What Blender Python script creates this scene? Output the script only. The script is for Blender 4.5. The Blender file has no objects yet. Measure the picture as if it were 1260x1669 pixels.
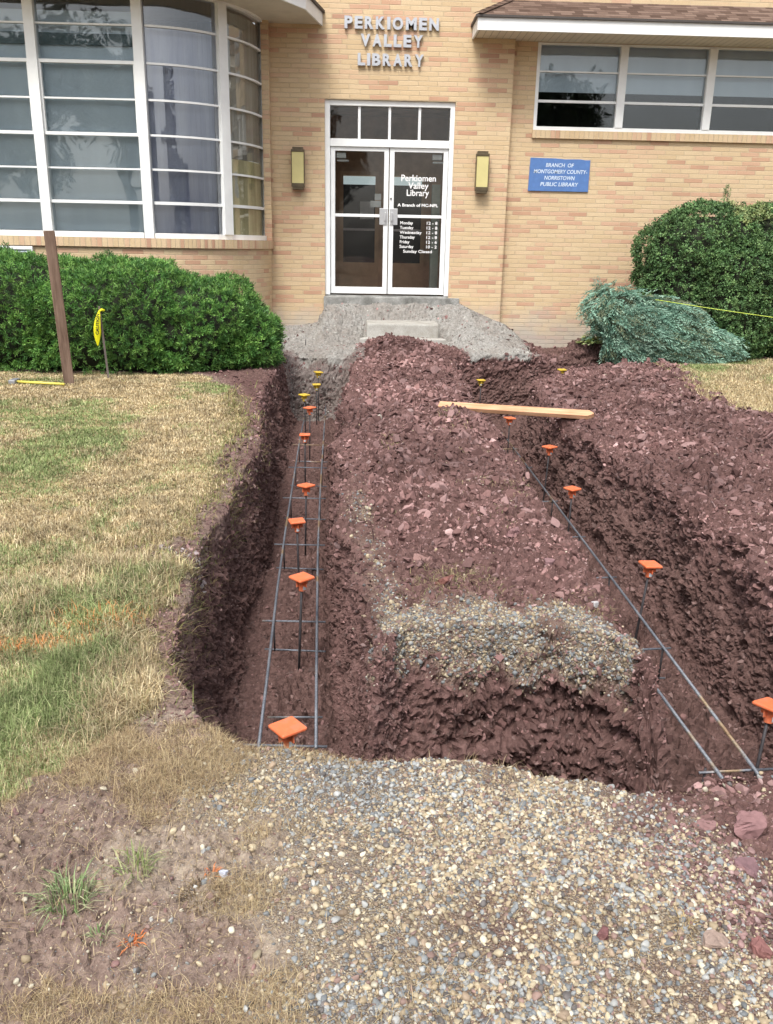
import bpy, math, random
import numpy as np
from mathutils import Matrix, Vector
random.seed(7); RNG = np.random.default_rng(11)
scene = bpy.context.scene
COL = scene.collection

# ------------------------------------------------------------------ camera
H = 1.6; PITCH = math.radians(17.4); ROLL = math.radians(1.1); YAW = math.radians(2.1)
fwd = np.array([math.sin(YAW)*math.cos(PITCH), math.cos(YAW)*math.cos(PITCH), -math.sin(PITCH)])
rgt = np.array([math.cos(YAW), -math.sin(YAW), 0.0]); upv = np.cross(rgt, fwd)
cR, sR = math.cos(ROLL), math.sin(ROLL)
R2 = rgt*cR + upv*sR; U2 = upv*cR - rgt*sR
cam_d = bpy.data.cameras.new('camera'); cam = bpy.data.objects.new('camera', cam_d); COL.objects.link(cam)
M = Matrix([[R2[i], U2[i], -fwd[i], (0, 0, H)[i]] for i in range(3)] + [[0, 0, 0, 1]])
cam.matrix_world = M
cam_d.sensor_fit = 'VERTICAL'; cam_d.sensor_height = 24; cam_d.lens = 24*1400/1669.0
cam_d.clip_start = 0.05; cam_d.clip_end = 500
scene.camera = cam

# ------------------------------------------------------------------ world, sun, exposure
SUN_EL, SUN_AZ = math.radians(56), math.radians(200)      # azimuth from +Y clockwise: behind the camera, a little left
world = bpy.data.worlds.new('World'); scene.world = world; world.use_nodes = True
nt = world.node_tree; nt.nodes.clear()
wo = nt.nodes.new('ShaderNodeOutputWorld'); bg = nt.nodes.new('ShaderNodeBackground')
sky = nt.nodes.new('ShaderNodeTexSky'); sky.sky_type = 'NISHITA'; sky.sun_disc = False
sky.sun_elevation = SUN_EL; sky.sun_rotation = SUN_AZ; sky.dust_density = 4.0; sky.air_density = 1.0
hsv = nt.nodes.new('ShaderNodeHueSaturation'); hsv.inputs['Saturation'].default_value = 0.32
nt.links.new(sky.outputs[0], hsv.inputs['Color']); nt.links.new(hsv.outputs[0], bg.inputs[0])
bg.inputs[1].default_value = 0.125; nt.links.new(bg.outputs[0], wo.inputs[0])
sd = bpy.data.lights.new('sun', 'SUN'); sd.energy = 1.5; sd.angle = math.radians(16); sd.color = (1, .96, .9)
so = bpy.data.objects.new('sun', sd); COL.objects.link(so)
sdir = Vector((math.sin(SUN_AZ)*math.cos(SUN_EL), math.cos(SUN_AZ)*math.cos(SUN_EL), math.sin(SUN_EL)))
so.rotation_euler = sdir.to_track_quat('Z', 'Y').to_euler()
scene.view_settings.view_transform = 'Standard'; scene.view_settings.look = 'None'
scene.view_settings.gamma = 1.0; scene.view_settings.exposure = 0.90

# ------------------------------------------------------------------ numpy noise
def _hash(i, j, k, s):
    n = (i*73856093) ^ (j*19349663) ^ (k*83492791) ^ (s*2654435)
    n = (n ^ (n >> 13)) * 1274126177 & 0x7fffffff
    n = (n ^ (n >> 16)) & 0xffffff
    return n.astype(np.float32)/0xffffff
def vnoise(p, s=0):
    p = np.asarray(p, dtype=np.float64); f = np.floor(p); t = (p-f); t = t*t*(3-2*t); f = f.astype(np.int64)
    r = 0
    for a in (0, 1):
        for b in (0, 1):
            for c in (0, 1):
                w = (t[:, 0] if a else 1-t[:, 0])*(t[:, 1] if b else 1-t[:, 1])*(t[:, 2] if c else 1-t[:, 2])
                r = r + w*_hash(f[:, 0]+a, f[:, 1]+b, f[:, 2]+c, s)
    return r*2-1
def fbm(p, sc, o=3, s=0, g=.5):
    r = 0; a = 1
    for i in range(o):
        r = r + a*vnoise(np.asarray(p)*sc*(2.03**i), s+i*17); a *= g
    return r
def facets(p, sc, s=0):
    """angular broken-rock relief: every cell is a tilted plane"""
    q = np.asarray(p)*sc; f = np.floor(q).astype(np.int64)
    best = np.full(len(q), 9.0); h = np.zeros(len(q))
    for a in (-1, 0, 1):
        for b in (-1, 0, 1):
            for c in (-1, 0, 1):
                i, j, k = f[:, 0]+a, f[:, 1]+b, f[:, 2]+c
                cx = i+_hash(i, j, k, s); cy = j+_hash(i, j, k, s+1); cz = k+_hash(i, j, k, s+2)
                dx, dy, dz = q[:, 0]-cx, q[:, 1]-cy, q[:, 2]-cz
                d = dx*dx+dy*dy+dz*dz
                m = d < best
                v = dx*(_hash(i, j, k, s+3)*2-1)+dy*(_hash(i, j, k, s+4)*2-1)+dz*(_hash(i, j, k, s+5)*2-1)+(_hash(i, j, k, s+6)-.5)*.7
                best = np.where(m, d, best); h = np.where(m, v, h)
    return h
def lerp(a, b, t): return a+(b-a)*t
def sstep(a, b, x):
    t = np.clip((x-a)/(b-a), 0, 1); return t*t*(3-2*t)
def poly_sd(px, py, poly):
    """signed distance to polygon, positive inside"""
    P = np.array(poly, float); n = len(P); d = np.full(px.shape, 1e9); ins = np.zeros(px.shape, bool)
    for i in range(n):
        a = P[i]; b = P[(i+1) % n]; e = b-a
        wx = px-a[0]; wy = py-a[1]; t = np.clip((wx*e[0]+wy*e[1])/(e@e+1e-12), 0, 1)
        d = np.minimum(d, np.hypot(wx-e[0]*t, wy-e[1]*t))
        c = ((a[1] > py) != (b[1] > py)) & (px < (b[0]-a[0])*(py-a[1])/((b[1]-a[1])+1e-12)+a[0])
        ins ^= c
    return np.where(ins, d, -d)

# ------------------------------------------------------------------ node helpers
class NB:
    def __init__(s, name, rough=.8, spec=.3):
        s.m = bpy.data.materials.new(name); s.m.use_nodes = True; s.t = s.m.node_tree; s.t.nodes.clear()
        s.out = s.n('ShaderNodeOutputMaterial'); s.b = s.n('ShaderNodeBsdfPrincipled')
        s.b.inputs['Roughness'].default_value = rough; s.b.inputs['Specular IOR Level'].default_value = spec
        s.l(s.b.outputs[0], s.out.inputs[0])
    def n(s, t, **k):
        x = s.t.nodes.new(t)
        for a, b in k.items(): setattr(x, a, b)
        return x
    def l(s, a, b): s.t.links.new(a, b)
    def put(s, inp, v):
        if hasattr(v, 'is_output') or hasattr(v, 'links'): s.l(v, inp)
        else: inp.default_value = v
    def math(s, op, a, b=0, c=None, clamp=False):
        x = s.n('ShaderNodeMath', operation=op, use_clamp=clamp); s.put(x.inputs[0], a); s.put(x.inputs[1], b)
        if c is not None: s.put(x.inputs[2], c)
        return x.outputs[0]
    def mix(s, f, a, b, mode='MIX'):
        x = s.n('ShaderNodeMix', data_type='RGBA', blend_type=mode); s.put(x.inputs[0], f)
        s.put(x.inputs[6], a if hasattr(a, 'links') else (*a, 1)); s.put(x.inputs[7], b if hasattr(b, 'links') else (*b, 1))
        return x.outputs[2]
    def noise(s, sc, det=3, rough=.6, vec=None, w=None):
        x = s.n('ShaderNodeTexNoise'); x.inputs['Scale'].default_value = sc; x.inputs['Detail'].default_value = det
        x.inputs['Roughness'].default_value = rough; s.l(vec if vec is not None else s.obj(), x.inputs['Vector']); return x.outputs['Fac']
    def obj(s):
        return s.n('ShaderNodeTexCoord').outputs['Object']
    def ramp(s, f, stops):
        x = s.n('ShaderNodeValToRGB'); s.l(f, x.inputs[0]); e = x.color_ramp.elements
        while len(e) < len(stops): e.new(.5)
        for i, (p, c) in enumerate(stops): e[i].position = p; e[i].color = (*c, 1) if len(c) == 3 else c
        return x.outputs[0]
    def rng(s, f, a, b, c=0, d=1):
        x = s.n('ShaderNodeMapRange'); s.put(x.inputs[0], f)
        for i, v in enumerate((a, b, c, d)): x.inputs[i+1].default_value = v
        return x.outputs[0]
    def bump(s, h, st=.5, dist=.01, prev=None):
        x = s.n('ShaderNodeBump'); x.inputs['Strength'].default_value = st; x.inputs['Distance'].default_value = dist
        s.l(h, x.inputs['Height'])
        if prev is not None: s.l(prev, x.inputs['Normal'])
        s.l(x.outputs[0], s.b.inputs['Normal']); return x.outputs[0]
    def attr(s, name):
        return s.n('ShaderNodeAttribute', attribute_name=name).outputs['Color']
    def col(s, v): s.put(s.b.inputs['Base Color'], v if hasattr(v, 'links') else (*v, 1)); return s

def simple(name, c, rough=.6, var=.12, sc=8, metal=0, spec=.4, bump=0, bsc=60):
    b = NB(name, rough, spec); b.b.inputs['Metallic'].default_value = metal
    f = b.noise(sc, 4); d = tuple(x*(1-var) for x in c); e = tuple(min(1, x*(1+var)) for x in c)
    b.col(b.ramp(f, [(.3, d), (.7, e)]))
    if bump: b.bump(b.noise(bsc, 4), bump, .004)
    return b.m

# ------------------------------------------------------------------ materials
MT = {}
def brick_material(name, rowlock=False):
    b = NB(name, .85, .2)
    sp = b.n('ShaderNodeSeparateXYZ'); b.l(b.obj(), sp.inputs[0]); X, Y, Z = sp.outputs
    u = b.math('ADD', X, Y)
    L, Hh = (.075, .5) if rowlock else (.298, .0667)
    z = b.math('DIVIDE', b.math('ADD', Z, 10.02), Hh); row = b.math('FLOOR', z); fz = b.math('FRACT', z)
    wn0 = b.n('ShaderNodeTexWhiteNoise', noise_dimensions='1D'); b.l(row, wn0.inputs['W'])
    jit = b.math('MULTIPLY', wn0.outputs['Value'], .28)
    off = b.math('ADD', b.math('MULTIPLY', b.math('MODULO', row, 2), .5), jit)
    x = b.math('ADD', b.math('DIVIDE', b.math('ADD', u, 40), L), 0 if rowlock else off); cx = b.math('FLOOR', x); fx = b.math('FRACT', x)
    cv = b.n('ShaderNodeCombineXYZ'); b.l(cx, cv.inputs[0]); b.l(row, cv.inputs[1])
    wn = b.n('ShaderNodeTexWhiteNoise', noise_dimensions='3D'); b.l(cv.outputs[0], wn.inputs['Vector'])
    # neighbouring bricks cluster in colour: blend a low frequency noise in
    cl = b.noise(1.1, 2)
    rnd = b.math('ADD', b.math('MULTIPLY', wn.outputs['Value'], .80), b.math('MULTIPLY', cl, .36))
    rmp = b.n('ShaderNodeValToRGB'); b.l(rnd, rmp.inputs[0]); rmp.color_ramp.interpolation = 'LINEAR'
    st = [(0, (.60, .45, .275)), (.28, (.65, .495, .31)), (.62, (.69, .54, .35)), (.76, (.665, .48, .32)), (.86, (.63, .41, .285)), (.95, (.57, .35, .235)), (1, (.50, .30, .21))]
    e = rmp.color_ramp.elements
    while len(e) < len(st): e.new(.5)
    for i, (p, c) in enumerate(st): e[i].position = p; e[i].color = (*c, 1)
    jx = .07/.75 if rowlock else .022; jz = .0 if rowlock else .09
    mx = b.math('MINIMUM', fx, b.math('SUBTRACT', 1, fx)); mz = b.math('MINIMUM', fz, b.math('SUBTRACT', 1, fz))
    bx = b.rng(mx, jx*.45, jx, 0, 1)
    brick = b.math('MULTIPLY', bx, b.rng(mz, jz*.5, jz, 0, 1)) if not rowlock else bx
    fine = b.noise(55, 4, .7)
    c = b.mix(b.rng(fine, .3, .7), rmp.outputs[0], b.mix(1, rmp.outputs[0], (.86, .84, .82), 'MULTIPLY'))
    mort = b.mix(b.noise(7), (.56, .44, .28), (.66, .54, .37))
    c = b.mix(brick, mort, c)
    # cement stains near the ground and soft weathering
    dirt = b.noise(2.3, 4, .65)
    low = b.rng(b.math('ADD', Z, b.math('MULTIPLY', dirt, -.9)), -.32, .22, 1, 0)
    c = b.mix(b.math('MULTIPLY', low, .75), c, (.42, .40, .37))
    st2 = b.noise(.9, 3, .6)
    c = b.mix(b.rng(st2, .45, .75, 0, .22), c, (.45, .33, .20))
    b.col(c)
    h = b.math('ADD', brick, b.math('MULTIPLY', fine, .35))
    b.bump(h, .8, .008)
    return b.m
MT['brick'] = brick_material('buff_brick'); MT['rowlock'] = brick_material('rowlock_brick', True)
MT['white'] = simple('white_paint', (.80, .82, .82), .45, .05, 5, bump=.05)
MT['soffit'] = simple('soffit_boards', (.60, .56, .48), .7, .12, 3)
def soffit_mat():
    b = NB('soffit_panel', .7, .2); sp = b.n('ShaderNodeSeparateXYZ'); b.l(b.obj(), sp.inputs[0])
    fx = b.math('FRACT', b.math('DIVIDE', b.math('ADD', sp.outputs[0], 20), .1)); g = b.rng(fx, 0, .1, 0, 1)
    b.col(b.mix(g, (.2, .18, .15), (.66, .60, .50))); b.bump(g, .6, .01); return b.m
MT['soffit_panel'] = soffit_mat()
def shingle_mat():
    b = NB('asphalt_shingle', .95, .1); sp = b.n('ShaderNodeSeparateXYZ'); b.l(b.obj(), sp.inputs[0])
    r = b.math('DIVIDE', b.math('ADD', sp.outputs[1], 1), .085); row = b.math('FLOOR', r); fr = b.math('FRACT', r)
    wn0 = b.n('ShaderNodeTexWhiteNoise', noise_dimensions='1D'); b.l(row, wn0.inputs['W'])
    x = b.math('ADD', b.math('DIVIDE', b.math('ADD', sp.outputs[0], 30), .16), b.math('MULTIPLY', wn0.outputs['Value'], 7)); cx = b.math('FLOOR', x)
    cv = b.n('ShaderNodeCombineXYZ'); b.l(cx, cv.inputs[0]); b.l(row, cv.inputs[1])
    wn = b.n('ShaderNodeTexWhiteNoise', noise_dimensions='3D'); b.l(cv.outputs[0], wn.inputs['Vector'])
    c = b.ramp(wn.outputs['Value'], [(0, (.10, .065, .05)), (.5, (.17, .115, .09)), (1, (.24, .17, .135))])
    c = b.mix(b.rng(fr, 0, .22, 1, 0), c, (.05, .035, .03)); c = b.mix(b.rng(b.noise(160, 2), .4, .6), c, b.mix(1, c, (.7, .7, .7), 'MULTIPLY'))
    b.col(c); b.bump(b.math('ADD', fr, wn.outputs['Value']), .7, .01); return b.m
MT['shingle'] = shingle_mat()
MT['drip'] = simple('dark_edge', (.07, .06, .055), .6)
def glass_mat(name, tint=(.75, .8, .8), refl=.12, ior=1.5):
    m = bpy.data.materials.new(name); m.use_nodes = True; t = m.node_tree; t.nodes.clear()
    o = t.nodes.new('ShaderNodeOutputMaterial'); mx = t.nodes.new('ShaderNodeMixShader'); tr = t.nodes.new('ShaderNodeBsdfTransparent')
    gl = t.nodes.new('ShaderNodeBsdfGlossy'); fr = t.nodes.new('ShaderNodeFresnel'); fr.inputs[0].default_value = ior
    ad = t.nodes.new('ShaderNodeMath'); ad.operation = 'ADD'; ad.inputs[1].default_value = refl; ad.use_clamp = True
    tr.inputs[0].default_value = (*tint, 1); gl.inputs['Roughness'].default_value = .015
    tc = t.nodes.new('ShaderNodeTexCoord'); ns = t.nodes.new('ShaderNodeTexNoise'); ns.inputs['Scale'].default_value = 1.6; ns.inputs['Detail'].default_value = 1
    bp = t.nodes.new('ShaderNodeBump'); bp.inputs['Strength'].default_value = .25; bp.inputs['Distance'].default_value = .02
    t.links.new(tc.outputs['Object'], ns.inputs['Vector']); t.links.new(ns.outputs['Fac'], bp.inputs['Height']); t.links.new(bp.outputs[0], gl.inputs['Normal'])
    t.links.new(fr.outputs[0], ad.inputs[0]); t.links.new(ad.outputs[0], mx.inputs[0]); t.links.new(tr.outputs[0], mx.inputs[1]); t.links.new(gl.outputs[0], mx.inputs[2])
    t.links.new(mx.outputs[0], o.inputs[0]); return m
MT['glass'] = glass_mat('window_glass', (.90, .94, .95), .03); MT['doorglass'] = glass_mat('door_glass', (.97, .97, .95), .0)
def cloth_mat(name, a, b_, sc=9, axis=0):
    b = NB(name, .9, .1); sp = b.n('ShaderNodeSeparateXYZ'); b.l(b.obj(), sp.inputs[0])
    cv = b.n('ShaderNodeCombineXYZ'); b.l(sp.outputs[0], cv.inputs[0]); b.l(sp.outputs[1], cv.inputs[1]); b.l(b.math('MULTIPLY', sp.outputs[2], .12), cv.inputs[2])
    b.col(b.ramp(b.noise(sc, 3, .6, cv.outputs[0]), [(.32, a), (.7, b_)])); return b.m
MT['blind'] = cloth_mat('grey_green_blind', (.66, .71, .77), (.80, .84, .88), 2)
MT['blind_dark'] = cloth_mat('dark_blind', (.14, .17, .18), (.2, .24, .24), 2)
MT['sheer'] = cloth_mat('lavender_curtain', (.58, .60, .74), (.86, .88, .94), 7)
MT['yellow_curtain'] = cloth_mat('yellow_curtain', (.36, .34, .22), (.55, .52, .36), 8)
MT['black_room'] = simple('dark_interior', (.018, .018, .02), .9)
MT['brown_wall'] = simple('brown_paneling', (.46, .31, .21), .7, .3, 3)
MT['blue_black'] = simple('blue_black_panel', (.008, .009, .016), .3)
MT['vest_floor'] = simple('vestibule_floor', (.55, .42, .3), .6)
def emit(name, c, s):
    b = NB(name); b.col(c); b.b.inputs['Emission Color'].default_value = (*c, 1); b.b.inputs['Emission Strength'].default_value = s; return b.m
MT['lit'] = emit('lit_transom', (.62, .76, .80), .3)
MT['alu'] = simple('brushed_aluminium', (.62, .63, .64), .35, .06, 20, metal=.7)
MT['letter_metal'] = simple('cast_letter_metal', (.50, .52, .56), .42, .12, 12, metal=.45)
MT['bronze'] = simple('bronze_lamp_frame', (.11, .085, .05), .45, .2, 10, metal=.3)
MT['lamp_panel'] = simple('yellowed_panel', (.62, .55, .25), .35, .06, 4)
MT['plaque'] = simple('blue_painted_plaque', (.09, .19, .44), .5, .1, 14)
MT['plaque_text'] = simple('plaque_lettering', (.62, .72, .82), .5)
MT['vinyl'] = simple('white_vinyl', (.86, .86, .86), .5)
MT['paper'] = simple('paper', (.62, .66, .68), .7)
def wood_mat(name, a, b_, sc=3, axis=(1, 14, 14), rough=.75):
    b = NB(name, rough, .2); mp = b.n('ShaderNodeMapping'); mp.inputs['Scale'].default_value = axis; b.l(b.obj(), mp.inputs[0])
    f = b.noise(sc, 6, .65, mp.outputs[0]); k = b.noise(2.2, 3, .6)
    c = b.ramp(f, [(.3, a), (.7, b_)]); c = b.mix(b.rng(k, .5, .75, 0, .5), c, tuple(x*.65 for x in a)); b.col(c); b.bump(f, .3, .004); return b.m
MT['board'] = wood_mat('fresh_lumber', (.50, .24, .12), (.74, .46, .29))
MT['post'] = wood_mat('weathered_brown_timber', (.10, .062, .045), (.25, .175, .135), 3, (10, 10, .8))
MT['stakewood'] = wood_mat('grey_stake', (.10, .085, .075), (.22, .19, .17), 3, (10, 10, .8))
def cap_mat(name, c):
    b = NB(name, .5, .4); f = b.noise(22, 4, .7); g = b.noise(60, 3)
    b.col(b.mix(b.rng(f, .5, .72, 0, .55), b.mix(b.rng(g, .3, .7), tuple(x*.85 for x in c), c), (.36, .22, .17))); b.bump(g, .15, .003); return b.m
MT['orange'] = cap_mat('orange_plastic', (.86, .20, .08))
MT['yellow'] = cap_mat('yellow_plastic', (.72, .50, .05))
MT['tape'] = simple('yellow_tape', (.82, .80, .02), .4, .04)
MT['black'] = simple('black_ink', (.015, .015, .015), .6)
MT['stringline'] = simple('yellow_green_string', (.60, .75, .12), .6)
def rebar_mat():
    b = NB('rebar_steel', .5, .5); b.b.inputs['Metallic'].default_value = .35
    f = b.noise(2.1, 3, .6); g = b.noise(90, 2)
    c = b.ramp(f, [(.36, (.17, .19, .23)), (.56, (.28, .30, .34)), (.61, (.38, .28, .18)), (.8, (.28, .15, .08))])
    c = b.mix(b.rng(g, .4, .7), c, b.mix(1, c, (.6, .6, .6), 'MULTIPLY')); b.col(c)
    w = b.n('ShaderNodeTexWave', bands_direction='Y'); w.inputs['Scale'].default_value = 28; b.l(b.obj(), w.inputs[0]); b.bump(w.outputs['Fac'], .5, .003); return b.m
MT['rebar'] = rebar_mat()
MT['darkrebar'] = simple('dark_steel', (.06, .055, .06), .6, .3, 30, metal=.3)
def conc_mat(name, a, b_):
    b = NB(name, .92, .15); f = b.noise(5, 6, .7); g = b.noise(70, 3, .7)
    c = b.ramp(f, [(.3, a), (.68, b_)]); c = b.mix(b.rng(g, .35, .7, 0, .5), c, tuple(x*.6 for x in a)); b.col(c); b.bump(g, .6, .006); return b.m
MT['concrete'] = conc_mat('concrete', (.33, .31, .27), (.56, .55, .52)); MT['stained'] = conc_mat('stained_concrete', (.13, .13, .12), (.48, .48, .46))
def attr_mat(name, rough=.85, sc=60, lo=.72, bump=.4, spec=.2, trans=0):
    b = NB(name, rough, spec); a = b.attr('col'); f = b.noise(sc, 4, .7)
    c = b.mix(b.rng(f, .3, .72), b.mix(1, a, (lo, lo, lo), 'MULTIPLY'), a); b.col(c)
    if bump: b.bump(f, bump, .003)
    return b.m
MT['shale'] = attr_mat('shale_fragments', .85, 45, .70, .5); MT['pebble'] = attr_mat('pebbles', .6, 70, .75, .25, .35)
MT['grass'] = attr_mat('grass_blades', .75, 9, .8, 0, .2); MT['leaf'] = attr_mat('foliage', .55, 25, .75, 0, .35)
MT['core'] = simple('dark_twigs', (.018, .022, .012), .95); MT['bark'] = simple('bark', (.10, .07, .05), .9, .3, 20, bump=.5)  # core: dark colour for painted shade inside shrubs, also one plant stem
def ground_mat():
    b = NB('ground_soil', .9, .2); sep = b.n('ShaderNodeSeparateColor'); b.l(b.attr('zones'), sep.inputs[0])
    gr, gv, cn = sep.outputs; sep2 = b.n('ShaderNodeSeparateColor'); b.l(b.attr('zones2'), sep2.inputs[0]); dry, moist, org = sep2.outputs
    n1 = b.noise(3, 5, .65); n2 = b.noise(28, 5, .7); n3 = b.noise(120, 3, .7)
    soil = b.ramp(n2, [(.28, (.074, .041, .036)), (.5, (.150, .086, .077)), (.72, (.245, .146, .134))])
    soil = b.mix(b.rng(n1, .35, .65, 0, .35), soil, (.19, .108, .103)); soil = b.mix(b.rng(b.noise(1.3, 4, .7), .45, .62, 0, .7), soil, (.085, .046, .041))
    wet = b.ramp(n2, [(.28, (.068, .040, .035)), (.5, (.132, .078, .069)), (.75, (.21, .130, .116))])
    c = b.mix(moist, soil, wet)
    dryc = b.ramp(n2, [(.3, (.16, .12, .098)), (.5, (.29, .23, .185)), (.7, (.44, .365, .285))]); c = b.mix(dry, c, dryc)
    v = b.n('ShaderNodeTexVoronoi'); v.inputs['Scale'].default_value = 190; b.l(b.obj(), v.inputs['Vector'])
    sc_ = b.n('ShaderNodeSeparateColor'); b.l(v.outputs['Color'], sc_.inputs[0])
    gc = b.ramp(sc_.outputs[0], [(0, (.24, .19, .14)), (.3, (.36, .29, .21)), (.6, (.46, .39, .28)), (.78, (.32, .31, .29)), (.9, (.20, .17, .16)), (1, (.52, .49, .42))])
    gc = b.mix(b.rng(v.outputs['Distance'], .3, .7), gc, b.mix(1, gc, (.5, .46, .42), 'MULTIPLY')); gmix = b.math('MULTIPLY', gv, b.rng(b.noise(4.5, 4, .7), .36, .56, .35, 1)); c = b.mix(gmix, c, gc)
    lawn = b.ramp(b.noise(14, 4, .7), [(.3, (.16, .13, .06)), (.5, (.36, .28, .15)), (.7, (.50, .40, .22))]); c = b.mix(gr, c, lawn)
    cc = b.ramp(n2, [(.3, (.20, .19, .172)), (.5, (.31, .30, .28)), (.7, (.42, .41, .385))]); cc = b.mix(b.rng(b.noise(2.2, 4, .7), .42, .66, 0, .55), cc, (.21, .175, .15)); c = b.mix(cn, c, cc)
    c = b.mix(org, c, (.70, .17, .05)); b.col(c)
    h = b.math('ADD', b.math('MULTIPLY', n2, .7), b.math('MULTIPLY', n3, .45)); h = b.math('ADD', h, b.math('MULTIPLY', b.math('MULTIPLY', v.outputs['Distance'], gv), -.5))
    b.bump(h, .75, .02); return b.m
MT['ground'] = ground_mat()

# ------------------------------------------------------------------ mesh helpers
def npmesh(name, V, F, mat, smooth=False, cols=None, parent=None, attrs=None):
    """V (n,3); F list of int arrays (m,k)"""
    me = bpy.data.meshes.new(name); V = np.asarray(V, np.float32)
    if not isinstance(F, list): F = [F]
    me.vertices.add(len(V)); me.vertices.foreach_set('co', V.ravel())
    loops = np.concatenate([f.ravel() for f in F]).astype(np.int32); sizes = np.concatenate([np.full(len(f), f.shape[1]) for f in F]).astype(np.int32)
    starts = np.concatenate([[0], np.cumsum(sizes)[:-1]]).astype(np.int32)
    me.loops.add(len(loops)); me.loops.foreach_set('vertex_index', loops)
    me.polygons.add(len(sizes)); me.polygons.foreach_set('loop_start', starts)
    me.update(calc_edges=True)
    me.polygons.foreach_set('use_smooth', np.full(len(sizes), smooth))
    if cols is not None: attrs = dict(attrs or {}, col=cols)
    for k, c in (attrs or {}).items():
        a = me.color_attributes.new(k, 'FLOAT_COLOR', 'POINT')
        c4 = np.concatenate([np.asarray(c, np.float32), np.ones((len(V), 1), np.float32)], 1); a.data.foreach_set('color', c4.ravel())
    me.materials.append(mat); me.validate(); o = bpy.data.objects.new(name, me); COL.objects.link(o)
    if parent: o.parent = parent
    return o
class MB:
    def __init__(s): s.v = []; s.f = []
    def quad(s, *p):
        n = len(s.v); s.v += [tuple(q) for q in p]; s.f.append(tuple(range(n, n+len(p)))); return s
    def box(s, x0, x1, y0, y1, z0, z1, M=None):
        n = len(s.v); P = [(x, y, z) for x in (x0, x1) for y in (y0, y1) for z in (z0, z1)]
        if M is not None: P = [tuple(M @ Vector(p)) for p in P]
        s.v += P; s.f += [tuple(n+i for i in q) for q in ((0, 1, 3, 2), (4, 6, 7, 5), (0, 4, 5, 1), (2, 3, 7, 6), (0, 2, 6, 4), (1, 5, 7, 3))]; return s
    def prism(s, pts, z0, z1):
        n = len(s.v); k = len(pts); s.v += [(x, y, z0) for x, y in pts]+[(x, y, z1) for x, y in pts]
        s.f.append(tuple(range(n+k-1, n-1, -1))); s.f.append(tuple(range(n+k, n+2*k)))
        for i in range(k): j = (i+1) % k; s.f.append((n+i, n+j, n+k+j, n+k+i))
        return s
    def tube(s, pts, r, k=8, caps=True):
        pts = [Vector(p) for p in pts]; n0 = len(s.v); rs = r if isinstance(r, (list, tuple)) else [r]*len(pts)
        for i, p in enumerate(pts):
            d = (pts[min(i+1, len(pts)-1)]-pts[max(i-1, 0)]).normalized(); a = d.orthogonal() if i == 0 else (pa-d*pa.dot(d)); a.normalize(); pa = a; b = d.cross(a)
            for j in range(k): t = 2*math.pi*j/k; s.v.append(tuple(p+(a*math.cos(t)+b*math.sin(t))*rs[i]))
        for i in range(len(pts)-1):
            for j in range(k): jj = (j+1) % k; s.f.append((n0+i*k+j, n0+i*k+jj, n0+(i+1)*k+jj, n0+(i+1)*k+j))
        if caps: s.f.append(tuple(n0+j for j in range(k-1, -1, -1))); s.f.append(tuple(n0+(len(pts)-1)*k+j for j in range(k)))
        return s
    def build(s, name, mat, parent=None, bevel=0, smooth=False, loc=None):
        me = bpy.data.meshes.new(name); me.from_pydata(s.v, [], s.f); me.materials.append(mat); me.validate(); me.update()
        if smooth: me.polygons.foreach_set('use_smooth', [True]*len(me.polygons))
        o = bpy.data.objects.new(name, me); COL.objects.link(o)
        if parent: o.parent = parent
        if loc: o.location = loc
        if bevel: m = o.modifiers.new('bevel', 'BEVEL'); m.width = bevel; m.segments = 2; m.limit_method = 'ANGLE'
        return o
def tag(o, label=None, cat=None, group=None, kind=None):
    if label: o['label'] = label
    if cat: o['category'] = cat
    if group: o['group'] = group
    if kind: o['kind'] = kind
    return o
def empty(name, loc=(0, 0, 0), rz=0, rot=None):
    o = bpy.data.objects.new(name, None); COL.objects.link(o); o.location = loc; o.rotation_euler = rot or (0, 0, rz); o.empty_display_size = .1; return o
def text_mesh(name, s, size, mat, parent=None, loc=(0, 0, 0), rot=(math.pi/2, 0, 0), ext=.001, off=0, align='LEFT', width=None, shear=0, spacing=1, height=None):
    c = bpy.data.curves.new(name, 'FONT'); c.body = s; c.size = size; c.extrude = ext; c.offset = off; c.align_x = align; c.shear = shear; c.space_character = spacing; c.resolution_u = 4
    t = bpy.data.objects.new(name, c); COL.objects.link(t); bpy.context.view_layer.update()
    me = bpy.data.meshes.new_from_object(t.evaluated_get(bpy.context.evaluated_depsgraph_get())); bpy.data.objects.remove(t); bpy.data.curves.remove(c)
    me.name = name; xs = [v.co.x for v in me.vertices]; ys = [v.co.y for v in me.vertices]
    if width: k = width/(max(xs)-min(xs)); [setattr(v.co, 'x', v.co.x*k) for v in me.vertices]
    if height: k = height/(max(ys)-min(ys)); [setattr(v.co, 'y', v.co.y*k) for v in me.vertices]
    me.materials.clear(); me.materials.append(mat); o = bpy.data.objects.new(name, me); COL.objects.link(o); o.location = loc; o.rotation_euler = rot
    if parent: o.parent = parent
    return o

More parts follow.
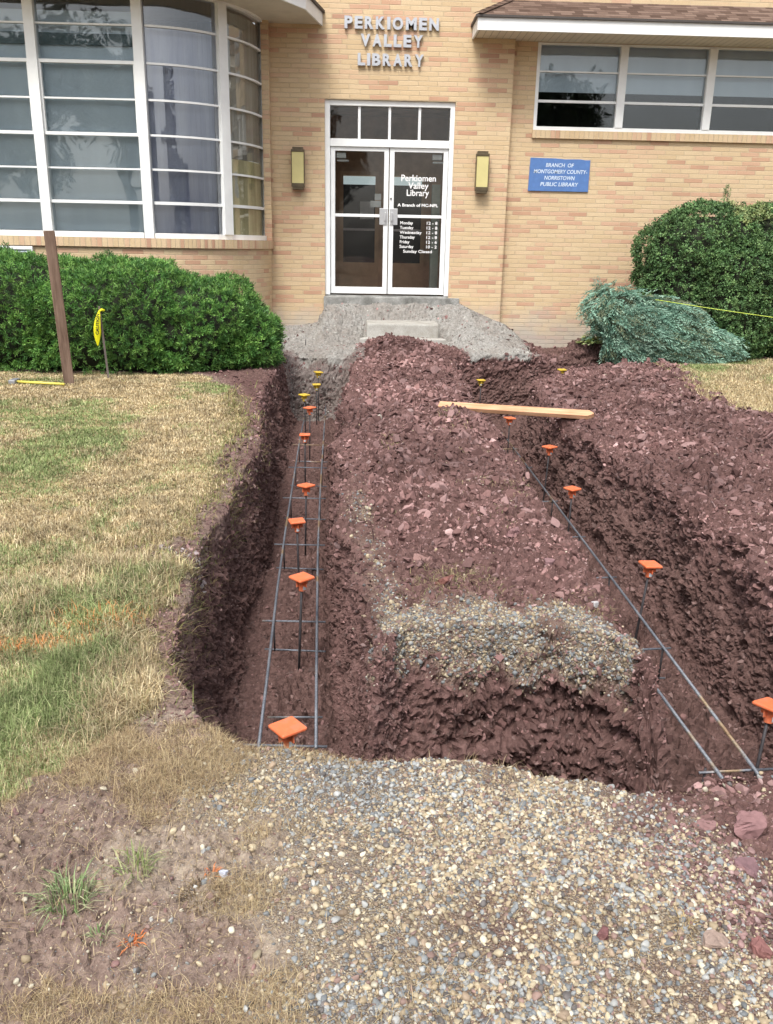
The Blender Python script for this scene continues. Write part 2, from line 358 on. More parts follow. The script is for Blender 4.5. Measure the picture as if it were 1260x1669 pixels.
# ------------------------------------------------------------------ terrain
DEPTH = .80
def I(y, pts):
    a = np.array(pts); return np.interp(y, a[:, 0], a[:, 1])
def wob(y, s, sc=2.2, amp=.035):
    y = np.atleast_1d(y); z = np.zeros_like(y); return amp*(vnoise(np.stack([y*sc, z+s, z], 1), 5)+.6*vnoise(np.stack([y*sc*2.7, z+s, z], 1), 6))
def nearrim(x): return I(x, [(-1, 2.6), (-.5, 2.50), (-.41, 2.45), (-.16, 2.46), (.08, 2.41), (.36, 2.39), (.55, 2.36), (.73, 2.29), (.87, 2.24), (1.0, 2.28), (1.18, 2.33), (1.4, 2.39), (2.5, 2.4)])+wob(x, 3, 7, .018)
def frontrim(x): return I(x, [(-.2, 3.0), (.0, 3.02), (.12, 3.22), (.22, 3.42), (.6, 3.44), (.9, 3.44), (1.08, 3.36), (1.2, 3.12), (1.5, 3.0)])+wob(x, 8, 4, .03)
def frontbase(x): return I(x, [(-.2, 2.9), (.1, 2.93), (.5, 3.05), (1.0, 3.08), (1.3, 2.95), (1.5, 2.9)])+wob(x, 12, 4, .04)
def rims(y):
    LL = I(y, [(2.2, -.40), (2.46, -.42), (2.63, -.53), (2.94, -.68), (3.2, -.76), (3.56, -.78), (4.35, -.87), (4.8, -.86), (5.5, -.81), (6.2, -.83), (7.5, -.85), (9, -1.02), (11.4, -1.10), (12.6, -.95)])+wob(y, 1)
    Lf0 = I(y, [(2.4, -.40), (2.9, -.58), (3.9, -.63), (5.3, -.65), (7.3, -.72), (9.9, -.81), (13, -.85)])+wob(y, 2, 3, .02)
    Lf1 = I(y, [(2.4, .1), (3.7, -.07), (4.5, -.13), (5.3, -.19), (7.3, -.25), (9.9, -.30), (13, -.3)])+wob(y, 4, 3, .02)
    LR = I(y, [(2.9, .12), (3.46, .08), (3.97, .02), (4.87, -.07), (6.04, -.12), (7.3, -.12), (9.2, -.13), (11, -.02), (12.3, .05)])+wob(y, 5, 2.5, .03)
    RL = I(y, [(3, 1.18), (4.3, 1.20), (5, 1.21), (9, 1.21), (11.3, 1.30), (12.5, 1.36)])+wob(y, 6, 2.5, .03)
    Rf0 = I(y, [(3, 1.36), (9, 1.40), (12.5, 1.5)])+wob(y, 7, 3, .02); Rf1 = I(y, [(3, 2.0), (5, 2.0), (9, 1.86), (10.8, 1.9), (11.6, 2.6), (12.5, 3.0)])
    RR = I(y, [(2.2, 2.05), (3.7, 2.16), (5, 2.20), (6.3, 2.14), (7.2, 2.06), (9.3, 2.0), (10.4, 2.15), (11.2, 2.85), (11.7, 3.5), (12.3, 3.9)])+wob(y, 9, 2, .05)
    Lf0 = np.maximum(Lf0, LL+.07); Lf1 = np.minimum(Lf1, LR-.06); Rf0 = np.maximum(Rf0, RL+.06); Rf1 = np.minimum(Rf1, RR-.07)
    return LL, Lf0, Lf1, LR, RL, Rf0, Rf1, RR
def wall_u(x, a, b):    # 0 at rim a, 1 at floor b
    return np.clip((x-a)/np.where(np.abs(b-a) < 1e-6, 1e-6, b-a), 0, 1)
def farz(x):
    return I(x, [(-3, 12.9), (-1.2, 12.35), (0, 12.25), (1.3, 12.3), (2.2, 12.45), (2.9, 12.6), (3.6, 12.9), (4.5, 13.2)])
def heights(x, y):
    """x,y arrays -> base z, trench fraction t"""
    LL, Lf0, Lf1, LR, RL, Rf0, Rf1, RR = rims(y); nr = nearrim(x)
    near = np.clip((y-nr)/.14, 0, 1); far = 1-np.clip((y-(farz(x)-.24))/.24, 0, 1)
    tL = np.minimum(wall_u(x, LL, Lf0), wall_u(x, LR, Lf1)); tR = np.minimum(wall_u(x, RL, Rf0), np.clip((RR-x)/(RR-Rf1), 0, 1))
    fr, fb = frontrim(x), frontbase(x)
    tC = np.minimum(np.clip((fr-y)/(fr-fb), 0, 1), np.minimum(wall_u(x, LL, Lf0), np.clip((RR-x)/(RR-Rf1), 0, 1)))
    t = np.maximum(np.maximum(tL, tR), tC)*1.0; t = np.minimum(t, np.minimum(near, far))
    s = 1-(1-t)**1.75
    # crowned island, soft bank edges
    z = .05*sstep(.1, .35, x)*(1-sstep(1.0, 1.25, x))*sstep(3.2, 3.9, y)
    z = z+.05*sstep(2.15, 2.9, x)*sstep(2.6, 4, y)*(1-sstep(11.5, 12.2, y))
    z = z-.035*np.exp(-((x+.78)/.16)**2)*sstep(2.8, 3.5, y)*(y < 11)
    
    # stoop rubble ramp at the wall
    hw = I(x, [(-1.9, 0.02), (-1.35, .16), (-.65, .26), (-.5, .58), (.0, .60), (1.6, .58), (1.9, .46), (2.3, .30), (2.7, .10), (3.1, 0.0), (3.5, 0)])
    fr2 = np.clip((14.25-y)/I(x, [(-1.4, 1.5), (-.6, 1.7), (-.1, .95), (.1, .72), (1.25, .72), (1.5, 1.1), (1.8, 1.7), (2.6, 1.7)]), 0, 1)
    prof = 1-sstep(0, 1, fr2)*.9-.1*fr2
    z = z+hw*prof*(y < 14.6)+I(x, [(-1.6, 0), (-1.2, .10), (0, .10), (1.5, .12), (2.4, .10), (3, 0)])*sstep(12.2, 12.5, y)*(y < 14.6)
    z = z+.12*np.exp(-((x-.62)/.5)**2)*sstep(10.5, 12.3, y)*(1-sstep(12.8, 13.15, y))
    # dug soil bank beside the juniper
    z = z+.24*np.exp(-((x-3.5)/.36)**4-((y-13.1)/.38)**4)-.16*np.exp(-((x-2.9)/.28)**2-((y-13.6)/.6)**2)
    z = z+.02*(x > RR)*sstep(0, .5, x-RR)
    return z-DEPTH*s-(.05)*s*(vnoise(np.stack([x*1.7, y*1.7, x*0], 1), 40)), t
def grid():
    ys = [ -60, -30, -12, -5, -2, -.5, .2, .6, .9]; y = 1.1
    while y < 2.1: ys.append(y); y += .010
    while y < 3.55: ys.append(y); y += .0065
    while y < 14.6: ys.append(y); y += .007 if 12.05 < y < 13.1 else max(.0085, .0026*y)
    ys += [15.5, 18, 25, 40, 80]
    ys = np.array(ys); N = 720
    xf = np.concatenate([-np.geomspace(80, 5.6, 40), np.arange(-5.5, 7.5, .005), np.geomspace(7.6, 80, 40)])
    X = np.zeros((len(ys), N))
    for i, yy in enumerate(ys):
        z, t = heights(xf, np.full_like(xf, np.clip(yy, .5, 14.5)))
        dx = np.diff(xf); dz = np.diff(z)*.9; w = np.sqrt(dx*dx+dz*dz)
        xm = (xf[1:]+xf[:-1])/2; c = .02*yy; hw = .47*np.clip(yy, 1, 15)+.25
        out = np.clip((np.abs(xm-c-.05)-hw)/.5, 0, 1); w = w*(1-.90*out); w = np.where(np.abs(xm) > 7.6, np.minimum(w, .02), w)
        cum = np.concatenate([[0], np.cumsum(w)]); X[i] = np.interp(np.linspace(0, cum[-1], N), cum, xf)
    # relax mapping along y so rows stay coherent
    k = 5
    for _ in range(2):
        P = np.pad(X, ((k, k), (0, 0)), 'edge'); X = sum(P[j:j+len(ys)] for j in range(2*k+1))/(2*k+1)
    return X, np.repeat(ys[:, None], N, 1)
GX, GY = grid(); NR, NC = GX.shape
gx, gy = GX.ravel(), GY.ravel()
gz, gt = heights(gx, gy)
P0 = np.stack([gx, gy, gz], 1)
# zones ------------------------------------------------------------
LAWN = [(-60, -10), (-2.2, 1.4), (-1.45, 1.75), (-1.15, 2.05), (-.93, 2.28), (-.76, 2.45), (-.74, 2.7), (-.78, 2.95), (-.86, 3.3), (-.92, 3.84), (-.93, 4.15), (-1.17, 4.42), (-.95, 4.62), (-1.0, 4.9), (-.93, 5.6), (-.98, 6.2), (-1.02, 7.0), (-1.08, 8.0), (-1.35, 9.0), (-1.55, 9.8), (-1.8, 10.4), (-2.2, 10.8), (-60, 10.8)]
LAWNR = [(3.95, 12.2), (4.3, 11.6), (4.1, 10.4), (3.75, 9.6), (3.8, 8.8), (4.1, 7.9), (4.9, 7.0), (6, 6.0), (60, 5.5), (60, 12.9), (4.9, 12.9)]
GRAV = [(-.35, 2.7), (-.42, 2.35), (-.25, 1.95), (-.3, 1.4), (-.25, .5), (1.6, .5), (1.15, 1.75), (.92, 2.0), (.86, 2.5), (.5, 2.6)]
BAND = [(.08, 3.36), (.12, 3.55), (.3, 3.58), (.6, 3.52), (.9, 3.58), (1.15, 3.52), (1.22, 3.34), (1.1, 3.20), (.9, 3.22), (.65, 3.14), (.37, 3.2), (.16, 3.28)]
CONC = [(-1.9, 14.6), (-1.5, 12.9), (-1.3, 12.5), (-.4, 12.15), (.0, 12.4), (.16, 13.35), (1.22, 13.4), (1.45, 12.5), (1.6, 12.25), (2.5, 12.4), (2.85, 13.3), (2.75, 14.6)]
def zones(P, t):
    x, y, z = P.T; q = np.stack([x, y, z*.5], 1)
    n = fbm(q, 4, 3, 60)*.09; n2 = fbm(q, 16, 2, 80)*.05
    up = 1-sstep(.02, .2, t)
    g = sstep(-.02, .05, poly_sd(x, y, LAWN)+n+n2)*up; g = np.maximum(g, sstep(-.15, .15, poly_sd(x, y, LAWNR)+n*2.5+n2)*up)
    gv = sstep(-.22, .16, poly_sd(x, y, GRAV)-.02+n*1.8+n2)*up
    gv = np.maximum(gv, sstep(-.07, .05, poly_sd(x, y, BAND)-.02+n*.9+n2*1.2)*sstep(-.26, -.12, z+n*1.1+n2*1.6)*(.45+.55*sstep(-.3, .2, fbm(q, 7, 2, 140))))
    gv = np.maximum(gv, .55*sstep(-.35, .25, n*3+n2*4)*sstep(.14, .0, np.abs(x-I(y, [(3.4, .17), (5, .03), (6, -.02)])))*(y > 3.4)*(1-sstep(4.6, 6.2, y))*(z > -.12))
    cn = sstep(-.08, .05, poly_sd(x, y, CONC)+n+n2)*(z > np.where(x > 1, .02, -.12)+n); cn = np.maximum(cn, .45*((y > 12.0) & (y < 12.6) & (x < .1) & (x > -1.3)))
    dry = sstep(.25, -.1, x+.05+n*2)*(y < 2.7)*up; dry = np.maximum(dry, .6*sstep(-.25, .0, poly_sd(x, y, LAWN)+n)*up)
    dry = dry*(1-.5*sstep(.1, .3, fbm(q, 3.2, 2, 90))); dry = np.maximum(dry, .5*(y < 2.3)*(x < .2))
    moist = np.clip(sstep(.05, .45, t)*1.0+.85*(y > 10.4)*(y < 12.3)*(x > -3)*(x < -1.1)+.0, 0, 1)*(1-.35*sstep(-.4, -.7, z)*(t < .9))
    moist = np.maximum(moist, sstep(-.1, .1, .62-np.hypot((x-3.4)*1, (y-13.1)*1.))) 
    moist = np.maximum(moist, ((y > 12.6) & (x > 3.0))*1.0); moist = np.maximum(moist, ((y > 10.9) & (x < -1.5))*1.0)
    # island front is a drier pinkish red
    moist = moist*(1-.6*((y < 3.5) & (y > 2.8) & (x > -.05) & (x < 1.25)))*(1-.65*((x > -.32) & (x < .3) & (y >= 3.5) & (y < 11.8) & (t < .93)))
    o1 = np.minimum(np.minimum(np.abs(y-(3.22+.12*(x+1.45)))*6, 9), 9); om = sstep(.35, .05, o1+np.abs(n)*2-n2*8)*((x > -1.9) & (x < -1.1))
    o2 = sstep(.11, .03, np.hypot(x+1.0, (y-3.48)*1.3)+n2*2)+sstep(.08, .02, np.hypot(x+1.12, (y-3.5)*1.5)+n2*2)
    org = np.clip(om+o2, 0, 1)*.18*up
    return g, gv, cn, dry, moist, org
g, gv, cn, dry, moist, org = zones(P0, gt)
# normals on the grid, then displacement
def gnormals(P):
    Q = P.reshape(NR, NC, 3); du = np.gradient(Q, axis=1); dv = np.gradient(Q, axis=0); n = np.cross(du, dv).reshape(-1, 3); return n/np.maximum(np.linalg.norm(n, axis=1, keepdims=True), 1e-9)
inn = (np.abs(gx) < 9) & (gy > .3) & (gy < 15)
def terrain_disp():
    global P0
    N0 = gnormals(P0); sel = np.where(inn)[0]; p = P0[sel]; t = gt[sel]
    wallm = sstep(.03, .25, t)*(1-sstep(.93, 1.0, t)); flr = sstep(.93, 1, t); soft = np.maximum(g, gv)[sel]; c = cn[sel]
    warp = np.stack([vnoise(p*6, 3), vnoise(p*6, 4), vnoise(p*6, 5)], 1)*.03
    pw = (p+warp)*np.array([1, 1, 1.7])
    d = fbm(p, 1.6, 3, 1)*.03*(1-.6*soft)+fbm(p, 7, 4, 30)*.012*(1-.4*soft)
    front = ((p[:, 1] < 3.5) & (p[:, 1] > 2.85) & (p[:, 0] > .1) & (p[:, 0] < 1.2))
    op = (1-soft)*(1-wallm)*(1-c)*(p[:, 1] > 2.7)*(p[:, 0] > -.4)
    sm = np.exp(-((p[:, 0]-.12)/.28)**2)*((p[:, 1] < 3.5) & (p[:, 1] > 2.8))
    wl = wallm*(1-.75*sm)
    d = d+fbm(p, 3.4, 3, 66)*.026*op+facets(pw, 8, 3)*((.014+.028*front)*wl+.034*op)+facets(pw+7, 19, 9)*((.013+.013*front)*wl+.013*flr+.030*op+.004*(1-soft))+facets(pw+3, 42, 19)*(.014*wl+.012*(1-soft)*(1-c*.5))
    d = d+wl*(1-front)*(.020*fbm(p, 5, 3, 151)+.014*fbm(p, 17, 3, 152))+wl*.008*fbm(p*np.array([1, 1, .25]), 7, 3, 121)+wl*.018*fbm(p*np.array([.5, .5, 2.2]), 4, 3, 131)
    ledge = np.exp(-((p[:, 2]+.40+.08*np.sin(p[:, 0]*5))/.09)**2)*front*sstep(.15, .5, p[:, 0])
    d = d-ledge*(.03+.06*np.abs(facets(pw, 12, 55)))+front*(facets(pw, 10, 61)*.035+facets(pw, 24, 62)*.022)*wl
    d = d*(1-.5*c)+c*(.035*fbm(p, 2.6, 2, 69)+.016*fbm(p, 9, 3, 70)+.014*fbm(p, 28, 2, 72)+.016*facets(pw, 14, 73)*(p[:, 2] > .22))
    d = d*np.clip(1-(p[:, 1] > 14.1)*.7, 0, 1)
    P0[sel] += N0[sel]*d[:, None]
terrain_disp()
idx = np.arange(NR*NC).reshape(NR, NC)
GF = np.stack([idx[:-1, :-1], idx[:-1, 1:], idx[1:, 1:], idx[1:, :-1]], -1).reshape(-1, 4)
gnd = npmesh('ground', P0, GF, MT['ground'], True, attrs={'zones': np.stack([g, gv, cn], 1), 'zones2': np.stack([dry, moist, org], 1)})
gnd.data.polygons.foreach_set('use_smooth', ((gt[GF[:, 0]] < .03) & (np.maximum(g, gv)[GF[:, 0]] > .3)))
tag(gnd, kind='structure')
# face data for scattering
fc = P0[GF].mean(1); e1 = P0[GF[:, 1]]-P0[GF[:, 0]]; e2 = P0[GF[:, 3]]-P0[GF[:, 0]]; fn = np.cross(e1, e2); fa = np.linalg.norm(fn, axis=1); fn = fn/np.maximum(fa[:, None], 1e-9)
def fattr(a): return a[GF[:, 0]]
Fg, Fgv, Fcn, Fdry, Fmo, Ft, Forg = map(fattr, (g, gv, cn, dry, moist, gt, org))
fx, fy, fz = fc.T
vis = (fy > 1.15) & (fy < 14.3) & (np.abs(fx-.02*fy-.05) < .47*fy+.25)
def scatter(w, n):
    w = w*fa*vis; p = w/w.sum(); i = RNG.choice(len(p), n, p=p); r1, r2 = RNG.random((2, n, 1))
    return fc[i]+e1[i]*(r1-.5)+e2[i]*(r2-.5), fn[i], i
def ground_z(x, y):
    x = np.atleast_1d(np.asarray(x, float)); y = np.atleast_1d(np.asarray(y, float)); out = []
    for a, b in zip(x, y):
        r = np.searchsorted(GY[:, 0], b); r = min(max(r, 0), NR-1); out.append(np.interp(a, GX[r], P0[idx[r], 2]))
    return np.array(out)
def rock_templates(k, flat, sub=False, seed=0):
    import bmesh
    T = []; rr = random.Random(seed)
    for i in range(k):
        bm = bmesh.new()
        if sub:
            for _ in range(15): bm.verts.new(Vector((rr.gauss(0, 1), rr.gauss(0, 1), rr.gauss(0, 1))).normalized()*rr.uniform(.85, 1.05))
            bmesh.ops.convex_hull(bm, input=bm.verts[:]); bmesh.ops.delete(bm, geom=[v for v in bm.verts if not v.link_faces], context='VERTS')
            bmesh.ops.subdivide_edges(bm, edges=bm.edges[:], cuts=1, use_grid_fill=True); bmesh.ops.triangulate(bm, faces=bm.faces[:])
            for _ in range(1): bmesh.ops.smooth_vert(bm, verts=bm.verts[:], factor=.55, use_axis_x=True, use_axis_y=True, use_axis_z=True)
        else:
            for _ in range(rr.randint(9, 13)):
                v = Vector((rr.uniform(-1, 1), rr.uniform(-1, 1), rr.uniform(-1, 1))); v = v.normalized()*rr.uniform(.8, 1.05); bm.verts.new(v)
            bmesh.ops.convex_hull(bm, input=bm.verts[:])
            bmesh.ops.delete(bm, geom=[v for v in bm.verts if not v.link_faces], context='VERTS')
        s = Vector((1, rr.uniform(.6, .9), flat*rr.uniform(.8, 1.2)))
        for v in bm.verts:
            if sub: v.co *= 1.12+.05*math.sin(v.co.x*5.3+i*3)*math.sin(v.co.y*4.7+i)
            v.co = Vector((v.co.x*s.x, v.co.y*s.y, v.co.z*s.z))
        bmesh.ops.triangulate(bm, faces=bm.faces[:]); bm.verts.index_update()
        T.append((np.array([v.co[:] for v in bm.verts]), np.array([[v.index for v in f.verts] for f in bm.faces]))); bm.free()
    return T
def rotmats(N, tilt=.5, n=None):
    """orthonormal frames with z near normal n (N,3)"""
    k = len(n); z = n+RNG.normal(0, tilt, (k, 3)); z /= np.linalg.norm(z, axis=1, keepdims=True)
    a = RNG.normal(0, 1, (k, 3)); x = np.cross(a, z); x /= np.linalg.norm(x, axis=1, keepdims=True); y = np.cross(z, x)
    return np.stack([x, y, z], 2)
def patchy(C, P, a=.35, sc=1.6):
    return np.clip(C*(1+a*fbm(P, sc, 4, 77))[:, None], .008, .9)
def instance(T, P, R, S, C, name, mat, smooth=False, parent=None, ctip=None):
    """merge template copies. S (k,) or (k,3)"""
    VV = []; FF = []; CC = []; base = 0; which = RNG.integers(0, len(T), len(P)); S = np.asarray(S); S = S[:, None] if S.ndim == 1 else S
    for t, (tv, tf) in enumerate(T):
        m = np.where(which == t)[0]
        if not len(m): continue
        v = np.einsum('kij,kvj->kvi', R[m], tv[None]*S[m][:, None, :])+P[m][:, None]; nv = len(tv)
        VV.append(v.reshape(-1, 3)); FF.append((tf[None]+(np.arange(len(m))*nv)[:, None, None]).reshape(-1, tf.shape[1])+base); base += len(m)*nv
        c = np.repeat(C[m][:, None], nv, 1)
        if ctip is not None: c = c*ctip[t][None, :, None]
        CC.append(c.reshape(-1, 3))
    return npmesh(name, np.concatenate(VV), np.concatenate(FF), mat, smooth, np.concatenate(CC), parent)
def pal(cols, n, var=.15, wt=None):
    c = np.array(cols)[RNG.choice(len(cols), n, p=None if wt is None else np.array(wt)/sum(wt))]; return np.clip(c*(1+RNG.normal(0, var, (n, 1))), .01, .9)
_pc = np.array([(.52, .44, .30), (.43, .34, .22), (.60, .55, .43), (.27, .29, .30), (.19, .21, .225), (.40, .41, .40), (.12, .11, .11), (.26, .17, .145), (.36, .27, .19)])
SH = rock_templates(14, .32, seed=1); CH = rock_templates(10, .6, seed=2); PB = rock_templates(12, .62, True, 3)
shale_cols = [(.208, .118, .109), (.275, .162, .152), (.155, .085, .078), (.325, .205, .195), (.10, .054, .050), (.36, .25, .24)]
wet_cols = [(.150, .095, .086), (.205, .133, .122), (.088, .055, .049), (.24, .16, .146)]
peb_cols = [tuple(c*.92+np.array((.33, .28, .22))*.08) for c in _pc]
peb_w = [4.5, 3.5, 2.5, 2.2, 1.6, 1.8, 1.2, 1.8, 2.6]
# shale on the spoil surfaces
flat_sh = (1-np.clip(Fg+Fgv*.9+Fcn*.95, 0, 1))*(Ft < .12)*(fy > 2.6)*(1-.8*((fy > 12.5) & (fx > 2.9)))*(1-.85*((fx < -1.1) & (fy > 2)))
zoom = np.clip(4.5/fy, .45, 1.6)
p, n, i = scatter(flat_sh*zoom, 52000); s = np.clip(RNG.lognormal(-4.75, .5, len(p)), .003, .035)*np.clip(fy[i]/5, .8, 1.7)
o = instance(SH, p+n*s[:, None]*.10, rotmats(0, .38, n), s, patchy(pal(shale_cols, len(p), .2, [4, 4, 3, 3, 1.5, 1.5]), p, .45), 'loose_shale', MT['shale']); tag(o, kind='stuff', label='loose purple red shale chips covering the middle mound and the right bank', cat='rubble')
p, n, i = scatter(flat_sh*(((fx > .1) & (fx < 1.15))*1.0+.8*(fx > 2.1))*(fy > 3.5), 8500); s = np.clip(RNG.lognormal(-3.75, .5, len(p)), .010, .07)*np.clip(fy[i]/6, .75, 1.15)
o = instance(SH+CH[:7], p+n*s[:, None]*.16, rotmats(0, .5, n), s, patchy(pal(shale_cols[:4], len(p), .14), p, .3), 'shale_slabs', MT['shale']); tag(o, kind='stuff', label='larger flat slabs of broken red shale strewn over the spoil', cat='rubble')
# broken shale in the trench walls
wall_w = (Ft > .1)*(Ft < .96)*(fz < -.05)*1.0
p, n, i = scatter(wall_w*np.clip(5/fy, .5, 1.5), 34000); s = np.clip(RNG.lognormal(-4.85, .55, len(p)), .003, .026)*np.clip(fy[i]/5, .9, 1.5)*np.where(p[:, 1] < 3.6, 1.25, 1.0)
fr_ = ((p[:, 1] < 3.6) | ((p[:, 0] > -.3) & (p[:, 0] < .3)))[:, None]
n2_ = n*.9+np.array([0, 0, .35]); n2_ /= np.linalg.norm(n2_, axis=1, keepdims=True)
o = instance(SH+CH, p, rotmats(0, .35, n2_), s, np.where(fr_, pal(shale_cols[:3]+wet_cols[:2], len(p), .2), pal(wet_cols+[(.17, .1, .095)], len(p), .25)), 'trench_wall_shale', MT['shale']); tag(o, kind='stuff', label='damp dark shale fragments sticking out of the trench walls', cat='rubble')
p, n, i = scatter((Ft >= .93)*1.0*np.clip(5/fy, .5, 1.5), 9000); s = np.clip(RNG.lognormal(-4.7, .55, len(p)), .004, .03)
o = instance(SH+CH, p, rotmats(0, .5, n), s, pal(wet_cols+shale_cols[:2], len(p), .25), 'trench_floor_shale', MT['shale']); tag(o, kind='stuff', label='dark crumbs of shale lying along the trench floors', cat='rubble')
# gravel
near = (fy < 2.7)
gw = Fgv*(near*np.clip(2/fy, .7, 1.4)**1.5*(.35+.65*sstep(-.5, .5, fx)))
p, n, i = scatter(gw*np.clip(.8+fbm(fc, 4.2, 3, 71)*1.3, .28, 1.4)*np.clip(fy/1.7, .8, 1.3), 26000); s = np.clip(RNG.lognormal(-5.3, .40, len(p)), .0025, .012)
def gravel_cols(p):
    c = pal(peb_cols, len(p), .16, peb_w); m = (p[:, 0] > .88+RNG.normal(0, .1, len(p))) & (p[:, 1] > 1.6) & (RNG.random(len(p)) < .6)
    c[m] = pal(shale_cols, m.sum(), .15); gmask = fbm(p, 2.2, 2, 33)+RNG.normal(0, .35, len(p)) > .75; gmask &= ~m; c[gmask] = pal(peb_cols[3:7], gmask.sum(), .15); return c
o = instance(PB, p+n*s[:, None]*.10, rotmats(0, .4, n), s, gravel_cols(p), 'pea_gravel', MT['pebble'], True); tag(o, kind='stuff', label='mixed cream and blue grey pea gravel in the foreground', cat='gravel')
p, n, i = scatter(Fgv**1.5*(~near)*(fy < 6.4)*1.0, 6500); s = np.clip(RNG.lognormal(-5.0, .42, len(p)), .003, .017)
o = instance(PB, p, rotmats(0, .5, n), s, .85*pal(peb_cols, len(p), .16, [3.0, 3, 1.5, 3.5, 3, 2.5, 2.2, 2.4, 2]), 'gravel_band', MT['pebble'], True); tag(o, kind='stuff', label='grey and cream gravel band capping the front of the middle mound', cat='gravel')
p, n, i = scatter((near | (Fgv < .3))*(1-Fgv)*(Ft < .2)*(fy < 12)*(1-.93*(fy > 2.8))*(1-.5*Fg), 4200); s = np.clip(RNG.lognormal(-5.3, .5, len(p)), .003, .018)
o = instance(PB, p+n*s[:, None]*.25, rotmats(0, .4, n), s, pal(peb_cols[:3]+shale_cols[:2], len(p), .16), 'scattered_pebbles', MT['pebble'], True); tag(o, kind='stuff', label='scattered pale pebbles on the dry dirt and the shale', cat='pebbles')
p, n, i = scatter(Fcn*(fy > 12)*1.0, 15000); s = np.clip(RNG.lognormal(-4.85, .55, len(p)), .004, .045)
o = instance(CH, p-n*s[:, None]*.2, rotmats(0, .6, n), s, patchy(pal([(.34, .33, .30), (.27, .26, .24), (.40, .39, .36), (.20, .185, .17)], len(p), .15), p, .35, 2.5), 'concrete_rubble', MT['pebble']); tag(o, kind='stuff', label='crushed grey concrete rubble sloping down from the doorway', cat='rubble')
p, n, i = scatter((fy < 2.7)*(Ft < .2)*(.6+.4*Fgv)*1.0, 36000); s = np.clip(RNG.lognormal(-6.1, .3, len(p)), .0014, .0042)
cc_ = pal(peb_cols, len(p), .18, [4, 5, 2, 2, 1.5, 1.5, 2, 2, 4]); rm = p[:, 0]+RNG.normal(0, .12, len(p)) > .9; cc_[rm] = pal(shale_cols, rm.sum(), .2)
o = instance(CH, p, rotmats(0, .5, n), s, cc_, 'gravel_grit', MT['pebble']); tag(o, kind='stuff', label='fine grit and crushed stone between the foreground pebbles', cat='grit')
p, n, i = scatter((np.hypot((fx+.98)/.16, (fy-4.36)/.12) < 1)*1.0, 70); s = RNG.uniform(.006, .02, len(p))
o = instance(SH, p+n*s[:, None]*.2, rotmats(0, .3, n), s, pal([(.45, .40, .40), (.34, .28, .28)], len(p), .15), 'pale_shale_chips', MT['shale']); tag(o, kind='stuff', label='pale chips of shale in the bare notch of the left lawn edge', cat='rubble')
p, n, i = scatter((fx > .86)*(fy < 2.45)*(fy > 1.35)*(Ft < .1)*sstep(.85, 1.15, fx+.12*(fy-1.6))*1.0, 420); s = np.clip(RNG.lognormal(-4.5, .5, len(p)), .005, .032)
o = instance(SH+CH, p+n*s[:, None]*.15, rotmats(0, .4, n), s, pal(shale_cols[:4], len(p), .15), 'red_shale_pieces', MT['shale']); tag(o, kind='stuff', label='broken red shale pieces mixed into the gravel at the right edge', cat='rubble')
# coarse stones on top of the foreground gravel
p, n, i = scatter(gw, 4200); s = np.clip(RNG.lognormal(-4.75, .28, len(p)), .006, .016)
o = instance(PB, p+n*s[:, None]*.2, rotmats(0, .35, n), s, gravel_cols(p), 'coarse_pebbles', MT['pebble'], True); tag(o, kind='stuff', label='larger rounded pebbles lying on top of the foreground gravel', cat='gravel')
# overhanging gravel lip of the near bank
p, n, i = scatter((Ft < .3)*(np.abs(fy-2.4) < .16)*(fx > -.45)*(fx < 1.6)*1.0, 1500); s = np.clip(RNG.lognormal(-5.0, .4, len(p)), .004, .018)
o = instance(PB, p+n*s[:, None]*.3, rotmats(0, .4, n), s, gravel_cols(p), 'trench_edge_gravel', MT['pebble'], True); tag(o, kind='stuff', label='loose stones along the near lip of the trench', cat='gravel')

# ------------------------------------------------------------------ individual stones
def stone(name, x, y, r, flat, rz, col, label, cat='rock', tilt=(0, 0), seed=1, verts=16, tpl=False):
    import bmesh
    rr = random.Random(seed); bm = bmesh.new()
    for _ in range(verts):
        a = rr.uniform(0, 2*math.pi); q = rr.uniform(.75, 1.0); bm.verts.new((math.cos(a)*q, math.sin(a)*q*rr.uniform(.65, .8), rr.choice((-1, 1))*flat*rr.uniform(.7, 1)))
    bmesh.ops.convex_hull(bm, input=bm.verts[:]); bmesh.ops.delete(bm, geom=[v for v in bm.verts if not v.link_faces], context='VERTS')
    bmesh.ops.bevel(bm, geom=bm.edges[:], offset=.03, segments=1, affect='EDGES'); bmesh.ops.triangulate(bm, faces=bm.faces[:]); bmesh.ops.subdivide_edges(bm, edges=bm.edges[:], cuts=4, use_grid_fill=True); bmesh.ops.triangulate(bm, faces=bm.faces[:])
    bm.verts.index_update(); V = np.array([v.co[:] for v in bm.verts]); F = np.array([[v.index for v in f.verts] for f in bm.faces if len(f.verts) == 3]); bm.free()
    V = V*r; V = V+((fbm(V/r+seed*3, 2.2, 3, seed)*.07+facets(V/r+seed, 2.6, seed)*.10)*r)[:, None]*V/np.maximum(np.linalg.norm(V, axis=1, keepdims=True), 1e-6)
    o = npmesh(name, V, F, MT['shale'], False, np.tile(np.array(col), (len(V), 1))*(1+fbm(V/r, 1.5, 2, 5)*.12)[:, None])
    o.location = (x, y, float(ground_z(x, y)[0])+flat*r*.55); o.rotation_euler = (tilt[0], tilt[1], rz); return tag(o, label, cat)
RS = (.27, .15, .15)
stone('shale_rock', 1.14, 2.07, .068, .42, .5, (.29, .165, .165), 'largest angular red shale block at the right edge of the foreground gravel', tilt=(.25, -.2), seed=3)
stone('shale_rock', 1.07, 1.91, .045, .2, 1.2, (.25, .15, .16), 'flat purple shale slab just below the largest red block', tilt=(.2, .1), seed=4)
stone('shale_rock', 1.02, 2.07, .036, .35, .2, (.29, .17, .165), 'pinkish red shale stone left of the largest red block', seed=5)
